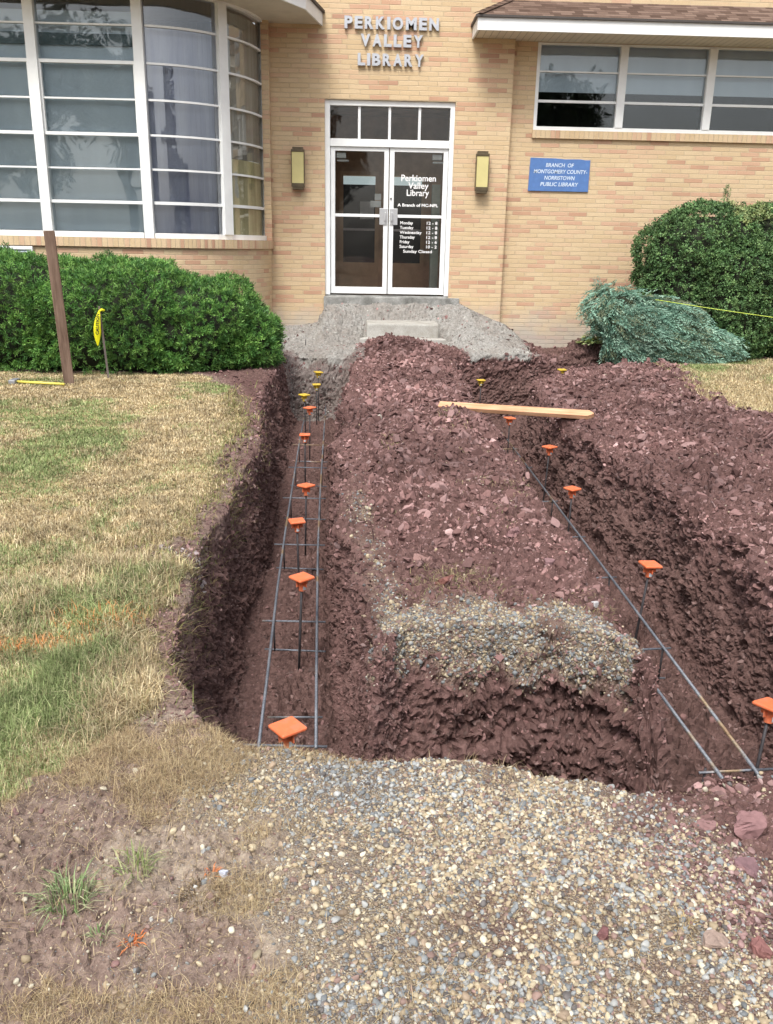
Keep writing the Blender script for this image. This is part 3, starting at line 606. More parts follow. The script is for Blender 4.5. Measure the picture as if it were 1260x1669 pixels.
stone('shale_rock', .60, 1.655, .022, .7, .4, (.20, .095, .095), 'small dark red cube shaped stone alone in the pea gravel', seed=6, verts=10)
stone('tan_rock', .88, 1.64, .045, .3, .1, (.40, .30, .25), 'flat beige pink rock low in the gravel at the right', seed=7)
stone('shale_rock', .975, 1.61, .036, .45, 2.2, (.27, .13, .12), 'brick red stone beside the flat beige rock', seed=8)
stone('tan_rock', -.36, 2.46, .028, .5, .4, (.52, .46, .34), 'cream stone on the trench lip beside the nearest orange cap', seed=9)
stone('shale_rock', .33, 4.10, .060, .3, .4, (.33, .20, .18), 'light brown flat rock on the left part of the middle mound', tilt=(.2, .1), seed=10)
stone('shale_rock', .42, 3.80, .052, .7, 1.2, (.28, .13, .11), 'upright reddish block just behind the gravel band', tilt=(.5, 0), seed=11)
stone('shale_rock', .88, 4.55, .060, .35, .8, (.31, .18, .18), 'pink grey shale rock on the right part of the middle mound', seed=12)
stone('shale_rock', .45, 4.32, .055, .5, 2.4, (.24, .14, .13), 'brown angular rock behind the light brown flat rock', tilt=(.3, .3), seed=13)
stone('shale_rock', .98, 4.05, .040, .5, 1.0, (.30, .18, .185), 'small pink shale rock near the right rim of the middle mound', seed=14)
stone('pale_rock', 1.10, 3.62, .026, .6, 1.0, (.55, .53, .54), 'whitish stone at the front right corner of the middle mound', seed=15)
stone('pale_rock', .22, 8.05, .035, .6, 1.0, (.60, .55, .48), 'white pebble half way up the middle mound', seed=16)
stone('quartz_stone', -.335, 1.85, .013, .7, 0, (.55, .57, .66), 'small bluish white stone by the dark clump of roots', seed=17)

# ------------------------------------------------------------------ grass
def grass(name, w, n, hmin, hmax, wid, label, colfn, lean=.8, zlim=None):
    p, nn, i = scatter(w, n); k = len(p)
    h = RNG.uniform(hmin, hmax, k)*(.7+.6*np.clip(fbm(p, 1.5, 2, 12)+.5, 0, 1)); a = RNG.uniform(0, 2*np.pi, k); d = np.stack([np.cos(a), np.sin(a), 0*a], 1); sd_ = np.stack([-np.sin(a), np.cos(a), 0*a], 1)
    ln = np.abs(RNG.normal(0, lean, k)); w_ = wid*RNG.uniform(.6, 1.4, k)*np.clip(p[:, 1]/3.0, .7, 3.6); up = np.array([0, 0, 1])
    m1 = p+up*(h*.55/np.sqrt(1+ln**2*.5))[:, None]+d*(h*.35*np.minimum(ln, 1.4))[:, None]; tp = p+up*(h*.85/np.sqrt(1+ln**2))[:, None]+d*(h*.95*np.minimum(ln, 1.3))[:, None]
    V = np.stack([p-sd_*w_[:, None], p+sd_*w_[:, None], m1-sd_*w_[:, None]*.7, m1+sd_*w_[:, None]*.7, tp], 1).reshape(-1, 3); b = np.arange(k)[:, None]*5
    c = colfn(p, k); C = np.repeat(c[:, None], 5, 1).reshape(-1, 3)
    o = npmesh(name, V, [b+np.array([[0, 1, 3, 2]]), b+np.array([[2, 3, 4]])], MT['grass'], False, C); tag(o, label, 'grass', kind='stuff'); return o
def lawncol(p, k):
    gn = fbm(p*np.array([1, .8, 1]), 1.3, 3, 21)+.35*fbm(p, 6, 2, 22); near_green = np.exp(-((p[:, 0]+1.05)/.35)**2-((p[:, 1]-3.0)/.5)**2)*.9+np.exp(-((p[:, 0]+1.3)/.5)**2-((p[:, 1]-2.5)/.35)**2)*.5
    near_green = near_green+.45*(p[:, 1] > 9.6)+.1*(p[:, 0] < -2.6)*(p[:, 1] > 5)+.5*(p[:, 0] > 4.0)*(p[:, 1] > 11.3)
    f = gn*1.15-.34+near_green*.8+RNG.normal(0, .34, k); m = sstep(-.1, .55, f)[:, None]
    straw = pal([(.58, .47, .28), (.48, .37, .21), (.68, .58, .38), (.34, .26, .16)], k, .18); green = pal([(.24, .30, .12), (.31, .38, .16), (.19, .25, .09), (.40, .42, .21)], k, .18)
    c = (straw*(1-m)+green*m)*(1+.30*fbm(p, 9, 3, 19))[:, None]; x, y = p[:, 0], p[:, 1]; r = RNG.normal(0, .06, k)
    om = ((np.abs(y-(3.23+.1*(x+1.45))) < .035+np.abs(r)*.4) & (x < -1.08) & (x > -1.9) & (RNG.random(k) < .62)) | ((np.hypot((x+.98)*.9, (y-3.5)*1.0) < .085+r*.6) & (RNG.random(k) < .65)) | ((np.hypot(x+1.18, (y-3.44)*1.5) < .12+r) & (RNG.random(k) < .4))
    om &= RNG.random(k) < .6; c[om] = pal([(.74, .30, .11), (.72, .42, .20)], om.sum(), .12); return c
left_l = (fx < 0)*1.0; dens = (1-.3*sstep(.0, .5, fbm(fc, 2.5, 2, 44)))
grass('lawn_grass', Fg*left_l*dens*np.clip(3/fy, .25, 1.6)**1.2, 165000, .014, .038, .0015, 'dry straw coloured lawn with green patches left of the trenches', lawncol, .9)
grass('lawn_tall_grass', Fg*left_l*(fy < 4.2)*np.clip(.35+fbm(fc, 3, 2, 46), 0, 1), 20000, .035, .085, .0015, 'longer arching grass blades on the near part of the left lawn', lawncol, 1.0)
grass('right_lawn_grass', Fg*(fx > 2)*1.0, 30000, .02, .05, .0011, 'dry yellow lawn beyond the right shale bank', lawncol, .9)
def strawcol(p, k): return pal([(.48, .37, .21), (.38, .28, .16), (.58, .47, .29), (.26, .18, .11)], k, .15)
grass('dead_straw', (1-Fg)*(fy < 2.62)*(Ft < .15)*(.05+sstep(.35, -.35, fx))*(.06+sstep(-.05, .45, fbm(fc, 3.6, 3, 48)+.35*(fx < -.5)*(fy < 1.7)+.3*(fy > 2.1)*(fx < -.75))), 34000, .012, .045, .0008, 'dead matted straw on the dirt at the lower left', strawcol, 2.4)
grass('edge_roots', (Ft < .3)*(fx < -.3)*(fx > -1.4)*(fy > 2.6)*(fy < 11)*np.exp(-np.abs(poly_sd(fx, fy, LAWN))/.07), 6000, .03, .08, .0011, 'dry grass and roots hanging over the left trench edge', lambda p, k: pal([(.36, .28, .14), (.22, .17, .09), (.24, .27, .09)], k, .2), 2.2)
grass('mound_straw', (Ft < .1)*(fx > .2)*(fx < 1.2)*(fy > 3.5)*(fy < 8)*np.clip(fbm(fc, 2.3, 2, 51)-.25, 0, 1), 2600, .015, .04, .001, 'wisps of dry grass mixed into the middle mound', lambda p, k: pal([(.40, .32, .18), (.3, .24, .13), (.22, .22, .1)], k, .2), 2.5)
def tuft(name, x, y, n, h, cols, label, spread=.04, lean=.9, wid=.0016):
    k = n; a = RNG.uniform(0, 2*np.pi, k); r = spread*np.sqrt(RNG.random(k)); z0 = float(ground_z(x, y)[0]); p = np.stack([r*np.cos(a), r*np.sin(a), 0*a-.004], 1)
    hh = h*RNG.uniform(.5, 1.1, k); ln = np.abs(RNG.normal(.1, lean, k)); a2 = a+RNG.normal(0, .6, k); d = np.stack([np.cos(a2), np.sin(a2), 0*a], 1); s = np.stack([-np.sin(a2), np.cos(a2), 0*a], 1); up = np.array([0, 0, 1])
    m1 = p+up*(hh*.55/(1+ln*.5))[:, None]+d*(hh*.3*ln)[:, None]; t = p+up*(hh*.7/(1+ln))[:, None]+d*(hh*.8*np.minimum(ln, 1.3))[:, None]
    V = np.stack([p-s*wid, p+s*wid, m1-s*wid*.8, m1+s*wid*.8, t], 1).reshape(-1, 3); b = np.arange(k)[:, None]*5
    o = npmesh(name, V, [b+np.array([[0, 1, 3, 2]]), b+np.array([[2, 3, 4]])], MT['grass'], False, np.repeat(pal(cols, k, .15)[:, None], 5, 1).reshape(-1, 3)); o.location = (x, y, z0); return tag(o, label, 'grass tuft')
GRN = [(.20, .29, .12), (.27, .36, .17), (.15, .22, .08), (.42, .42, .25)]; ORG = [(.78, .25, .08), (.62, .18, .06), (.5, .25, .12)]
tuft('grass_tuft', -.71, 1.78, 150, .10, GRN, 'big green grass clump on bare dirt in the lower left corner', .05)
tuft('grass_tuft', -.60, 1.66, 30, .05, GRN, 'small green sprig left of the orange painted tuft', .02)
tuft('grass_tuft', -.56, 1.87, 55, .09, [(.34, .36, .18), (.2, .26, .09)], 'thin trailing grass beside the big green clump', .04, 1.4)
tuft('painted_tuft', -.525, 1.655, 45, .045, ORG, 'orange spray painted tuft of grass on the lower left dirt', .015, 1.2)
tuft('painted_tuft', -.37, 1.86, 22, .03, ORG, 'tiny orange tipped tuft beside the dark root clump', .015, 1.2)
tuft('dead_tuft', -.38, 1.79, 150, .04, [(.16, .11, .07), (.26, .19, .11), (.10, .07, .05)], 'dark dead clump of grass roots left of the gravel', .05, 1.6)
tuft('dead_tuft', .82, 1.70, 60, .05, [(.42, .31, .17), (.5, .38, .2)], 'dry straw tuft lying on the gravel at right', .02, 2.0, .001)
tuft('hanging_tuft', -.63, 3.10, 60, .07, [(.40, .40, .20), (.26, .30, .12)], 'pale grass clump caught on the left trench wall', .02, 1.3)
tuft('grass_tuft', -1.28, 4.72, 60, .09, GRN, 'bright green tuft on the lawn above the bare notch', .03)

# ------------------------------------------------------------------ building
bld = empty('library_building', (.5, 14.2, 0)); tag(bld, 'buff brick library with white windows, an entrance and brown shingled eaves', 'building')
def part(mb, name, mat, parent=None, **k):     # modelled in world coordinates
    o = mb.build(name, mat, **k); o.parent = parent or bld
    if parent is None: o.matrix_parent_inverse = Matrix.Translation(-Vector(bld.location))
    return o
TOPZ = 6.6; GZ = -.4
OX0, OX1, OZ0, OZ1 = -.53, 1.45, .62, 3.65
w = MB(); w.box(-1.38, OX0, 14.2, 14.5, GZ, TOPZ); w.box(OX1, 2.30, 14.2, 14.5, GZ, TOPZ); w.box(OX0, OX1, 14.2, 14.5, OZ1, TOPZ); w.box(OX0, OX1, 14.2, 14.5, GZ, OZ0-.03)
part(w, 'wall', MT['brick'])
RX0, RX1, RZ0, RZ1 = 2.67, 8.15, 3.30, 4.515; RY = 14.33
w = MB(); w.box(2.302, RX0, RY, 14.65, GZ, TOPZ); w.box(RX1, 12, RY, 14.65, GZ, TOPZ); w.box(RX0, RX1, RY, 14.65, GZ, RZ0); w.box(RX0, RX1, RY, 14.65, RZ1, TOPZ)
part(w, 'wall', MT['brick'])
w = MB(); w.box(RX0-.01, RX1, RY-.045, RY+.1, RZ0-.115, RZ0-.002); part(w, 'window_sill', MT['rowlock'])
# bay wall plan: straight then quarter ellipse back to the main wall
def bayplan(off=0, n=16, xa=-9.0, tmax=math.pi/2):
    pts = [(xa, 12.6-off)]; cx, cy = -2.95, 14.2; rx, ry = 1.52+off, 1.6+off
    for k in range(n+1): t = tmax*k/n; pts.append((cx+rx*math.sin(t), cy-ry*math.cos(t)))
    return pts
SILLZ, HEADZ = 1.60, 4.66
outer = bayplan(.06); inner = bayplan(-.2)
w = MB(); w.prism(outer+[(x, y) for x, y in reversed(inner)], GZ, 1.475); part(w, 'bay_wall', MT['brick'])
outer2 = bayplan(.10); w = MB(); w.prism(outer2+[(x, y) for x, y in reversed(inner)], 1.478, SILLZ-.002); part(w, 'bay_sill', MT['rowlock'])
w = MB(); w.box(-1.45, -1.342, 14.02, 14.197, SILLZ, HEADZ); part(w, 'brick_pier', MT['brick'])
w = MB(); w.prism(bayplan(.05)+[(x, y) for x, y in reversed(inner)], HEADZ+.005, TOPZ); part(w, 'bay_upper_wall', MT['brick'])
# concrete threshold ledge
w = MB(); w.box(-.55, 1.62, 14.10, 14.198, .42, .77); w.box(OX0+.003, OX1-.003, 14.198, 14.45, .60, .785); part(w, 'door_sill', MT['stained'], bevel=.012)
# door frame
fr = MB(); y0, y1 = 14.27, 14.37
fr.box(OX0, -.45, 14.24, 14.40, .79, OZ1-.002); fr.box(1.38, OX1, 14.24, 14.40, .79, OZ1-.002); fr.box(-.45, 1.38, 14.24, 14.40, 3.57, OZ1-.002); fr.box(-.45, 1.38, 14.26, 14.38, 3.0, 3.11)
for xm in (-.005, .4575, .915): fr.box(xm-.02, xm+.02, 14.27, 14.37, 3.11, 3.57)
dframe = part(fr, 'door_frame', MT['white'], bevel=.004)
for a, b in ((-.45, -.025), (.015, .4375), (.4775, .895), (.935, 1.38)):
    part(MB().box(a, b, 14.315, 14.321, 3.11, 3.57), 'pane', MT['doorglass'], dframe)
def leaf(x0, x1, side):
    f = MB(); sw = .072; f.box(x0, x0+sw, 14.29, 14.335, .81, 2.998); f.box(x1-sw, x1, 14.29, 14.335, .81, 2.998); f.box(x0+sw, x1-sw, 14.29, 14.335, 2.94, 2.998); f.box(x0+sw, x1-sw, 14.29, 14.335, .81, .915); f.box(x0+sw, x1-sw, 14.292, 14.332, 1.98, 2.025)
    d = part(f, 'door', MT['white'], bevel=.004)
    part(MB().box(x0+sw, x1-sw, 14.31, 14.316, .915, 1.98).box(x0+sw, x1-sw, 14.31, 14.316, 2.025, 2.94), 'pane', MT['doorglass'], d)
    px = x1-.135 if side < 0 else x0+.015; h = MB().box(px, px+.12, 14.275, 14.288, 1.87, 2.115); gx_ = px+.09 if side < 0 else px+.03
    h.box(gx_-.012, gx_+.012, 14.235, 14.275, 1.93, 2.055); part(h, 'push_plate', MT['alu'], d, bevel=.003)
    hx = x0-.012 if side < 0 else x1+.012; 
    for z in (.95, 1.85, 2.75): part(MB().tube([(hx, 14.285, z), (hx, 14.285, z+.12)], .011, 8), 'hinge', MT['white'], d)
    cx_ = x0+.09 if side < 0 else x1-.24; part(MB().box(cx_, cx_+.15, 14.36, 14.42, 2.84, 2.92).box(cx_+.01, cx_+.19, 14.37, 14.41, 2.79, 2.82), 'door_closer', MT['paper'], d, bevel=.01)
    return d
dl = leaf(-.445, .458, -1); dr = leaf(.472, 1.375, 1)
def gtext(s, x, z, h, wd=None, al='LEFT', off=.002, name='lettering'):
    o = text_mesh(name, s, h*1.38, MT['vinyl'], None, (x, 14.306, z), ext=.0005, off=off, align=al, width=wd); o.parent = dr; o.matrix_parent_inverse = Matrix.Translation((0, 0, 0))
    return o
for s, xc, z, h, wd in (('Perkiomen', .925, 2.525, .095, .54), ('Valley', .925, 2.415, .095, .32), ('Library', .915, 2.31, .095, .35), ('A Branch of MC-NPL', .925, 2.15, .045, .64)):
    gtext(s, xc, z, h, wd, 'CENTER')
for k, (a, b_) in enumerate((('Monday', '12 - 8'), ('Tuesday', '12 - 8'), ('Wednesday', '12 - 8'), ('Thursday', '12 - 8'), ('Friday', '12 - 6'), ('Saturday', '10 - 2'))):
    z = 1.885-k*.0715; gtext(a, .65, z, .046, {'Wednesday': .35}.get(a), off=.0012); gtext(b_, 1.06, z, .046, .17, off=.0012)
gtext('Sunday Closed', .94, 1.455, .046, .46, 'CENTER', .0012)
for (a, b_, c, d_) in ((.245, .345, 2.235, 2.33), (.18, .345, 2.13, 2.225)): part(MB().box(a, b_, 14.322, 14.324, c, d_), 'notice', MT['paper'], dl)
part(MB().tube([(.50, 14.275, 2.26), (.50, 14.29, 2.26)], .014, 10), 'lock_cylinder', MT['darkrebar'], dr)
# vestibule
v = MB(); v.quad((-.9, 14.5, .75), (1.8, 14.5, .75), (1.8, 16.4, .75), (-.9, 16.4, .75)); part(v, 'vestibule_floor', MT['vest_floor'])
v = MB(); v.box(-.92, 1.82, 16.4, 16.5, .7, 3.7); v.box(-.95, -.9, 14.5, 16.4, .7, 3.7); v.box(1.8, 1.85, 14.5, 16.4, .7, 3.7); v.box(-.95, 1.85, 14.5, 16.5, 3.7, 3.75); part(v, 'vestibule_wall', MT['brown_wall'])
part(MB().box(1.17, 1.30, 14.6, 14.75, .78, 2.5), 'grey_column', simple('grey_green', (.35, .40, .36), .7))
for a, b_ in ((-.28, .29), (.58, 1.12)):
    idr = part(MB().box(a-.07, a, 16.34, 16.398, .8, 2.8).box(b_, b_+.07, 16.34, 16.398, .8, 2.8).box(a, b_, 16.34, 16.398, 2.73, 2.8).box(a, b_, 16.34, 16.398, .8, 1.25), 'inner_door', simple('brown_door', (.5, .34, .22), .5), None)
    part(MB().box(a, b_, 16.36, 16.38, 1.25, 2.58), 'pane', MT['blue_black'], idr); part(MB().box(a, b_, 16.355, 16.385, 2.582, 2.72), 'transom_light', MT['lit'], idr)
    part(MB().box(a, b_, 16.31, 16.34, 1.80, 1.84), 'push_bar', simple('dim_bar', (.45, .42, .45), .4), idr)
part(MB().box(.02, .27, 16.345, 16.352, 2.0, 2.3), 'poster', simple('dim_poster', (.5, .52, .55), .6), None)
# right strip windows
mull = [3.99, 5.35, 6.72]; edges = [RX0]+mull+[RX1]
fx_ = MB(); fx_.box(RX0, RX1, RY-.02, RY+.12, RZ0, RZ0+.055); fx_.box(RX0, RX1, RY-.005, RY+.12, RZ1-.03, RZ1-.002); fx_.box(RX0, RX0+.05, RY-.01, RY+.12, RZ0+.055, RZ1-.03); fx_.box(RX1-.05, RX1, RY-.01, RY+.12, RZ0+.055, RZ1-.03)
for m in mull: fx_.box(m-.06, m+.06, RY-.03, RY+.12, RZ0+.055, RZ1-.03)
wf = part(fx_, 'window', MT['white'], bevel=.004)
for k in range(4):
    a = edges[k]+(.05 if k == 0 else .06); b_ = edges[k+1]-(.05 if k == 3 else .06)
    for z, t in ((3.715, .018), (4.125, .011)): part(MB().box(a, b_, RY+.02, RY+.07, z-t, z+t), 'glazing_bar', MT['white'], wf)
    part(MB().box(a, b_, RY+.045, RY+.05, RZ0+.055, 3.697).box(a, b_, RY+.045, RY+.05, 3.733, 4.114).box(a, b_, RY+.045, RY+.05, 4.136, RZ1-.03), 'pane', MT['glass'], wf)
part(MB().box(RX0+.05, RX1-.05, RY+.14, RY+.15, 3.86, RZ1), 'roller_blind', MT['blind'], wf)
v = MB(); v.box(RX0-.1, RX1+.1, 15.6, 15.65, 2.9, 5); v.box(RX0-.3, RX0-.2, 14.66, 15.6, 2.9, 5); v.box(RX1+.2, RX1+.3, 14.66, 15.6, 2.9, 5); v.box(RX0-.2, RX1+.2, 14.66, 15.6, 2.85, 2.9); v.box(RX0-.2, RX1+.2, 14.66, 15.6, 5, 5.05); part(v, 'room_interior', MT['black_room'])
# bay windows
def ell(t, off=0): return (-2.95+(1.52+off)*math.sin(t), 14.2-(1.6+off)*math.cos(t))
T3 = math.asin((2.95-1.88)/1.52)      # third mullion
zb = [(4.234, .011), (3.792, .02), (3.353, .011), (2.92, .02), (2.491, .011), (2.063, .02)]
bw = MB(); FY = 12.6
bw.box(-9, -2.97, FY-.02, FY+.12, SILLZ, SILLZ+.075); bw.box(-9, -2.97, FY-.02, FY+.12, HEADZ-.05, HEADZ)
for m in (-7.05, -5.66, -4.27, -2.89): bw.box(m-.065, m+.065, FY-.04, FY+.13, SILLZ+.075 if m < -3 else SILLZ, HEADZ-.05 if m < -3 else HEADZ)
def curve_bar(mb, t0, t1, z0, z1, o0=.02, o1=-.1, n=10):
    A = [ell(t0+(t1-t0)*k/n, o0) for k in range(n+1)]; B = [ell(t0+(t1-t0)*k/n, o1) for k in range(n+1)]
    for k in range(n):
        q = [A[k], A[k+1], B[k+1], B[k]]; mb.prism(q, z0, z1)
    return mb
t0 = .085; tE = math.pi/2-.02
curve_bar(bw, t0, tE, SILLZ, SILLZ+.07); curve_bar(bw, t0, tE, HEADZ-.05, HEADZ)
curve_bar(bw, T3-.045, T3+.045, SILLZ+.07, HEADZ-.05, .045, -.12, 2); curve_bar(bw, tE-.05, tE+.005, SILLZ+.07, HEADZ-.05, .03, -.1, 2)
bay = part(bw, 'window', MT['white'], bevel=0)
for z, t in zb:
    for a, b_ in ((-8.9, -7.115), (-6.985, -5.725), (-5.595, -4.335), (-4.205, -2.955)): part(MB().box(a, b_, FY+.0 if t > .015 else FY+.02, FY+.07, z-t, z+t), 'glazing_bar', MT['white'], bay)
for k, (z, t) in enumerate(zb):
    tt = t if k == 5 else .013; [part(curve_bar(MB(), q0, q1, z-tt, z+tt, -.01, -.06, 8), 'glazing_bar', MT['white'], bay) for q0, q1 in ((t0+.01, T3-.045), (T3+.045, tE-.05))]
# inner sash stiles of opening lights
for a, b_ in ((-4.205, -2.955), (-5.595, -4.335), (-6.985, -5.725)):
    for x in (a, b_-.025): part(MB().box(x, x+.025, FY+.005, FY+.07, 2.94, 3.772), 'sash_stile', MT['white'], bay)
for a, b_ in ((-8.9, -7.115), (-6.985, -5.725), (-5.595, -4.335), (-4.205, -2.955)): part(MB().box(a, b_, FY+.045, FY+.05, SILLZ+.075, HEADZ-.05), 'pane', MT['glass'], bay)
MT['curved_glass'] = glass_mat('curved_glass', (.88, .90, .92), .07)
cg = MB(); curve_bar(cg, t0+.01, T3-.045, SILLZ+.07, HEADZ-.05, -.035, -.04, 14); part(cg, 'curved_pane', MT['curved_glass'], bay)
cg = MB(); curve_bar(cg, T3+.045, tE-.05, SILLZ+.07, HEADZ-.05, -.035, -.04, 10); part(cg, 'curved_pane', glass_mat('side_glass', (.95, .95, .92), .10, 1.02), bay)
for a, b_ in ((-8.9, -4.30), (-4.24, -2.93)): part(MB().box(a, b_, FY+.14, FY+.145, SILLZ+.02, HEADZ-.25), 'roller_blind', MT['blind'], bay)
part(MB().box(-8.9, -2.9, FY+.10, FY+.135, 4.0, 4.14), 'blind_rail', MT['blind_dark'], bay)
cs = MB(); curve_bar(cs, .03, T3-.03, SILLZ, HEADZ-.4, -.16, -.165, 24); part(cs, 'curtain', MT['sheer'], bay)
cs = MB(); curve_bar(cs, T3+.0, tE, SILLZ, 2.7, -.066, -.07, 12); part(cs, 'curtain', MT['yellow_curtain'], bay)
cs = MB(); curve_bar(cs, T3+.0, tE, 2.705, HEADZ-.1, -.068, -.072, 12); part(cs, 'curtain', cloth_mat('grey_curtain', (.20, .20, .20), (.42, .42, .42), 5), bay)  # no curtain: added grey sheet painted as interior light behind clear upper glass
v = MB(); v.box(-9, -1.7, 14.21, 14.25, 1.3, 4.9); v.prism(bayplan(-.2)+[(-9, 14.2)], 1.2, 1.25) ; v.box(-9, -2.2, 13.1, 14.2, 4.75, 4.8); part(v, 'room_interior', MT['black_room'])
# eaves, left (facetted round the bay)
EZ = 4.64; eave = [(-9, 11.95), (-2.7, 11.95), (-1.75, 12.2), (-1.12, 12.72), (-.77, 13.28), (-.58, 14.197)]
backp = [(-.58, 14.197), (-9, 14.197)]
part(MB().prism(eave[:-1]+backp, EZ, EZ+.02), 'soffit', MT['soffit'])
def offs(poly, d):
    out = []; c = np.array([-6, 14.2])
    for i, p in enumerate(poly):
        p = np.array(p); a = np.array(poly[max(i-1, 0)]); b_ = np.array(poly[min(i+1, len(poly)-1)]); t = (b_-a)/np.linalg.norm(b_-a); nrm = np.array([t[1], -t[0]]); out.append(tuple(p+nrm*d))
    out[-1] = (out[-1][0], 14.197); return out
def strip(a, b_, z0, z1, mb=None):
    mb = mb or MB()
    for i in range(len(a)-1): mb.prism([a[i], a[i+1], b_[i+1], b_[i]], z0, z1)
    return mb
part(strip(offs(eave, .025), eave, EZ-.02, EZ+.15), 'fascia', MT['white']); part(strip(offs(eave, .06), offs(eave, -.02), EZ+.152, EZ+.185), 'roof_edge', MT['drip'])
rf = MB(); A = offs(eave, .055); Bk = [(-9, 14.0), (-2.9, 14.0), (-2.6, 14.05), (-2.3, 14.1), (-2.0, 14.15), (-1.7, 14.197)]
for i in range(len(A)-1): rf.quad((*A[i], EZ+.187), (*A[i+1], EZ+.187), (*Bk[i+1], EZ+.75), (*Bk[i], EZ+.75))
part(rf, 'roof', MT['shingle'])
# eaves, right (with hipped end)
ex0, ey = 1.68, 13.62; ez = 4.52
part(MB().box(ex0, 12, ey, 14.197, ez, ez+.02).box(2.303, 12, 14.197, RY-.003, ez, ez+.02), 'soffit', MT['soffit_panel'])
part(MB().box(ex0-.025, 12, ey-.025, ey, ez-.02, ez+.14).box(ex0-.025, ex0, ey, 14.197, ez-.02, ez+.14), 'fascia', MT['white'])
part(MB().box(ex0-.055, 12, ey-.055, ey+.0, ez+.142, ez+.172).box(ex0-.055, ex0, ey+.0, 14.197, ez+.142, ez+.172), 'roof_edge', MT['drip'])
zt = ez+.51; part(MB().quad((ex0-.05, ey-.05, ez+.174), (12, ey-.05, ez+.174), (12, 14.2, zt), (ex0+.5, 14.2, zt)).quad((ex0-.05, ey-.05, ez+.174), (ex0+.5, 14.2, zt), (ex0-.05, 14.197, ez+.174)), 'roof', MT['shingle'])
hr = MB(); P1, P2 = Vector((ex0-.05, ey-.05, ez+.18)), Vector((ex0+.5, 14.2, zt+.006))
for k in range(6):
    a, b_ = P1.lerp(P2, k/6), P1.lerp(P2, (k+1.25)/6 if k < 5 else 1); hr.quad(a+Vector((-.07, .04, -.006)), a+Vector((.0, 0, .022)), b_+Vector((0, 0, .010)), b_+Vector((-.07, .04, -.012))); hr.quad(a+Vector((.0, 0, .022)), a+Vector((.07, -.04, -.006)), b_+Vector((.07, -.04, -.012)), b_+Vector((0, 0, .010)))
part(hr, 'hip_cap', MT['shingle'])
# wall vent
v = MB(); v.box(-5.4, -4.48, FY-.11, FY-.065, 1.0, 1.04); v.box(-5.4, -4.48, FY-.11, FY-.065, 1.42, 1.465); v.box(-5.4, -5.36, FY-.11, FY-.065, 1.04, 1.42); v.box(-4.52, -4.48, FY-.11, FY-.065, 1.04, 1.42)
vt = empty('wall_vent', (-4.94, FY-.065, 1.0)); tag(vt, 'white louvred air conditioner grille in the brick under the left window', 'vent')
def sub(o, par): o.parent = par; o.matrix_parent_inverse = Matrix.Translation(-Vector(par.location)); return o
sub(v.build('frame', MT['white'], bevel=.004), vt); v = MB()
for k in range(9): v.quad((-5.36, FY-.10, 1.05+k*.042), (-4.52, FY-.10, 1.05+k*.042), (-4.52, FY-.07, 1.08+k*.042), (-5.36, FY-.07, 1.08+k*.042))
sub(v.build('louvre', simple('louvre_grey', (.5, .56, .6), .5)), vt)

# ------------------------------------------------------------------ signs and lamps
sg = empty('wall_lettering', (.46, 14.2, 4.1)); tag(sg, 'three rows of raised grey metal letters above the entrance', 'sign')
def letters(word, x0, x1, zbase, h):
    objs = []; x = 0; adv = []
    for ch in word: adv.append({'I': .42, 'M': 1.12, 'O': 1.08, 'N': 1.0, 'A': .95, 'V': .95, 'K': .95, 'Y': .95, 'L': .80, 'E': .82, 'P': .84, 'B': .9, 'R': .9}.get(ch, .9))
    tot = sum(adv); c = 0
    for ch, a in zip(word, adv):
        wd = (x1-x0)*a/tot; o = text_mesh('letter', ch, h*1.36, MT['letter_metal'], None, (x0+(c+a/2)/tot*(x1-x0), 14.168, zbase), ext=.02, off=.010, align='CENTER', height=h); c += a
        me = o.data; xs = [v_.co.x for v_ in me.vertices]; cx = (max(xs)+min(xs))/2; k = (wd*.80)/(max(xs)-min(xs)) if ch != 'I' else 1.15
        for v_ in me.vertices: v_.co.x = (v_.co.x-cx)*k
        sub(o, sg)
letters('PERKIOMEN', -.25, 1.17, 4.60, .165); letters('VALLEY', -.01, .94, 4.37, .165); letters('LIBRARY', -.05, .96, 4.115, .165)
pq = empty('blue_plaque', (3.13, RY, 2.42)); tag(pq, 'blue rectangular plaque with four lines of white capitals on the brick', 'plaque')
v = MB(); v.prism([(2.65, 0), (3.60, 0), (3.60, .465), (3.52, .463), (3.45, .474), (3.2, .470), (3.05, .480), (2.66, .484)], 0, .022)
pb = v.build('board', MT['plaque'], bevel=.003); pb.rotation_euler = (math.pi/2, 0, 0); pb.location = (0, RY-.003, 2.42); sub(pb, pq)
for s, z, wd, xc in (('BRANCH  OF', 2.775, .44, 3.12), ('MONTGOMERY COUNTY-', 2.682, .84, 3.14), ('NORRISTOWN', 2.590, .48, 3.13), ('PUBLIC LIBRARY', 2.497, .60, 3.13)):
    sub(text_mesh('lettering', s, .078, MT['plaque_text'], None, (xc, RY-.027, z), ext=.001, off=.0012, align='CENTER', width=wd, shear=.15), pq)
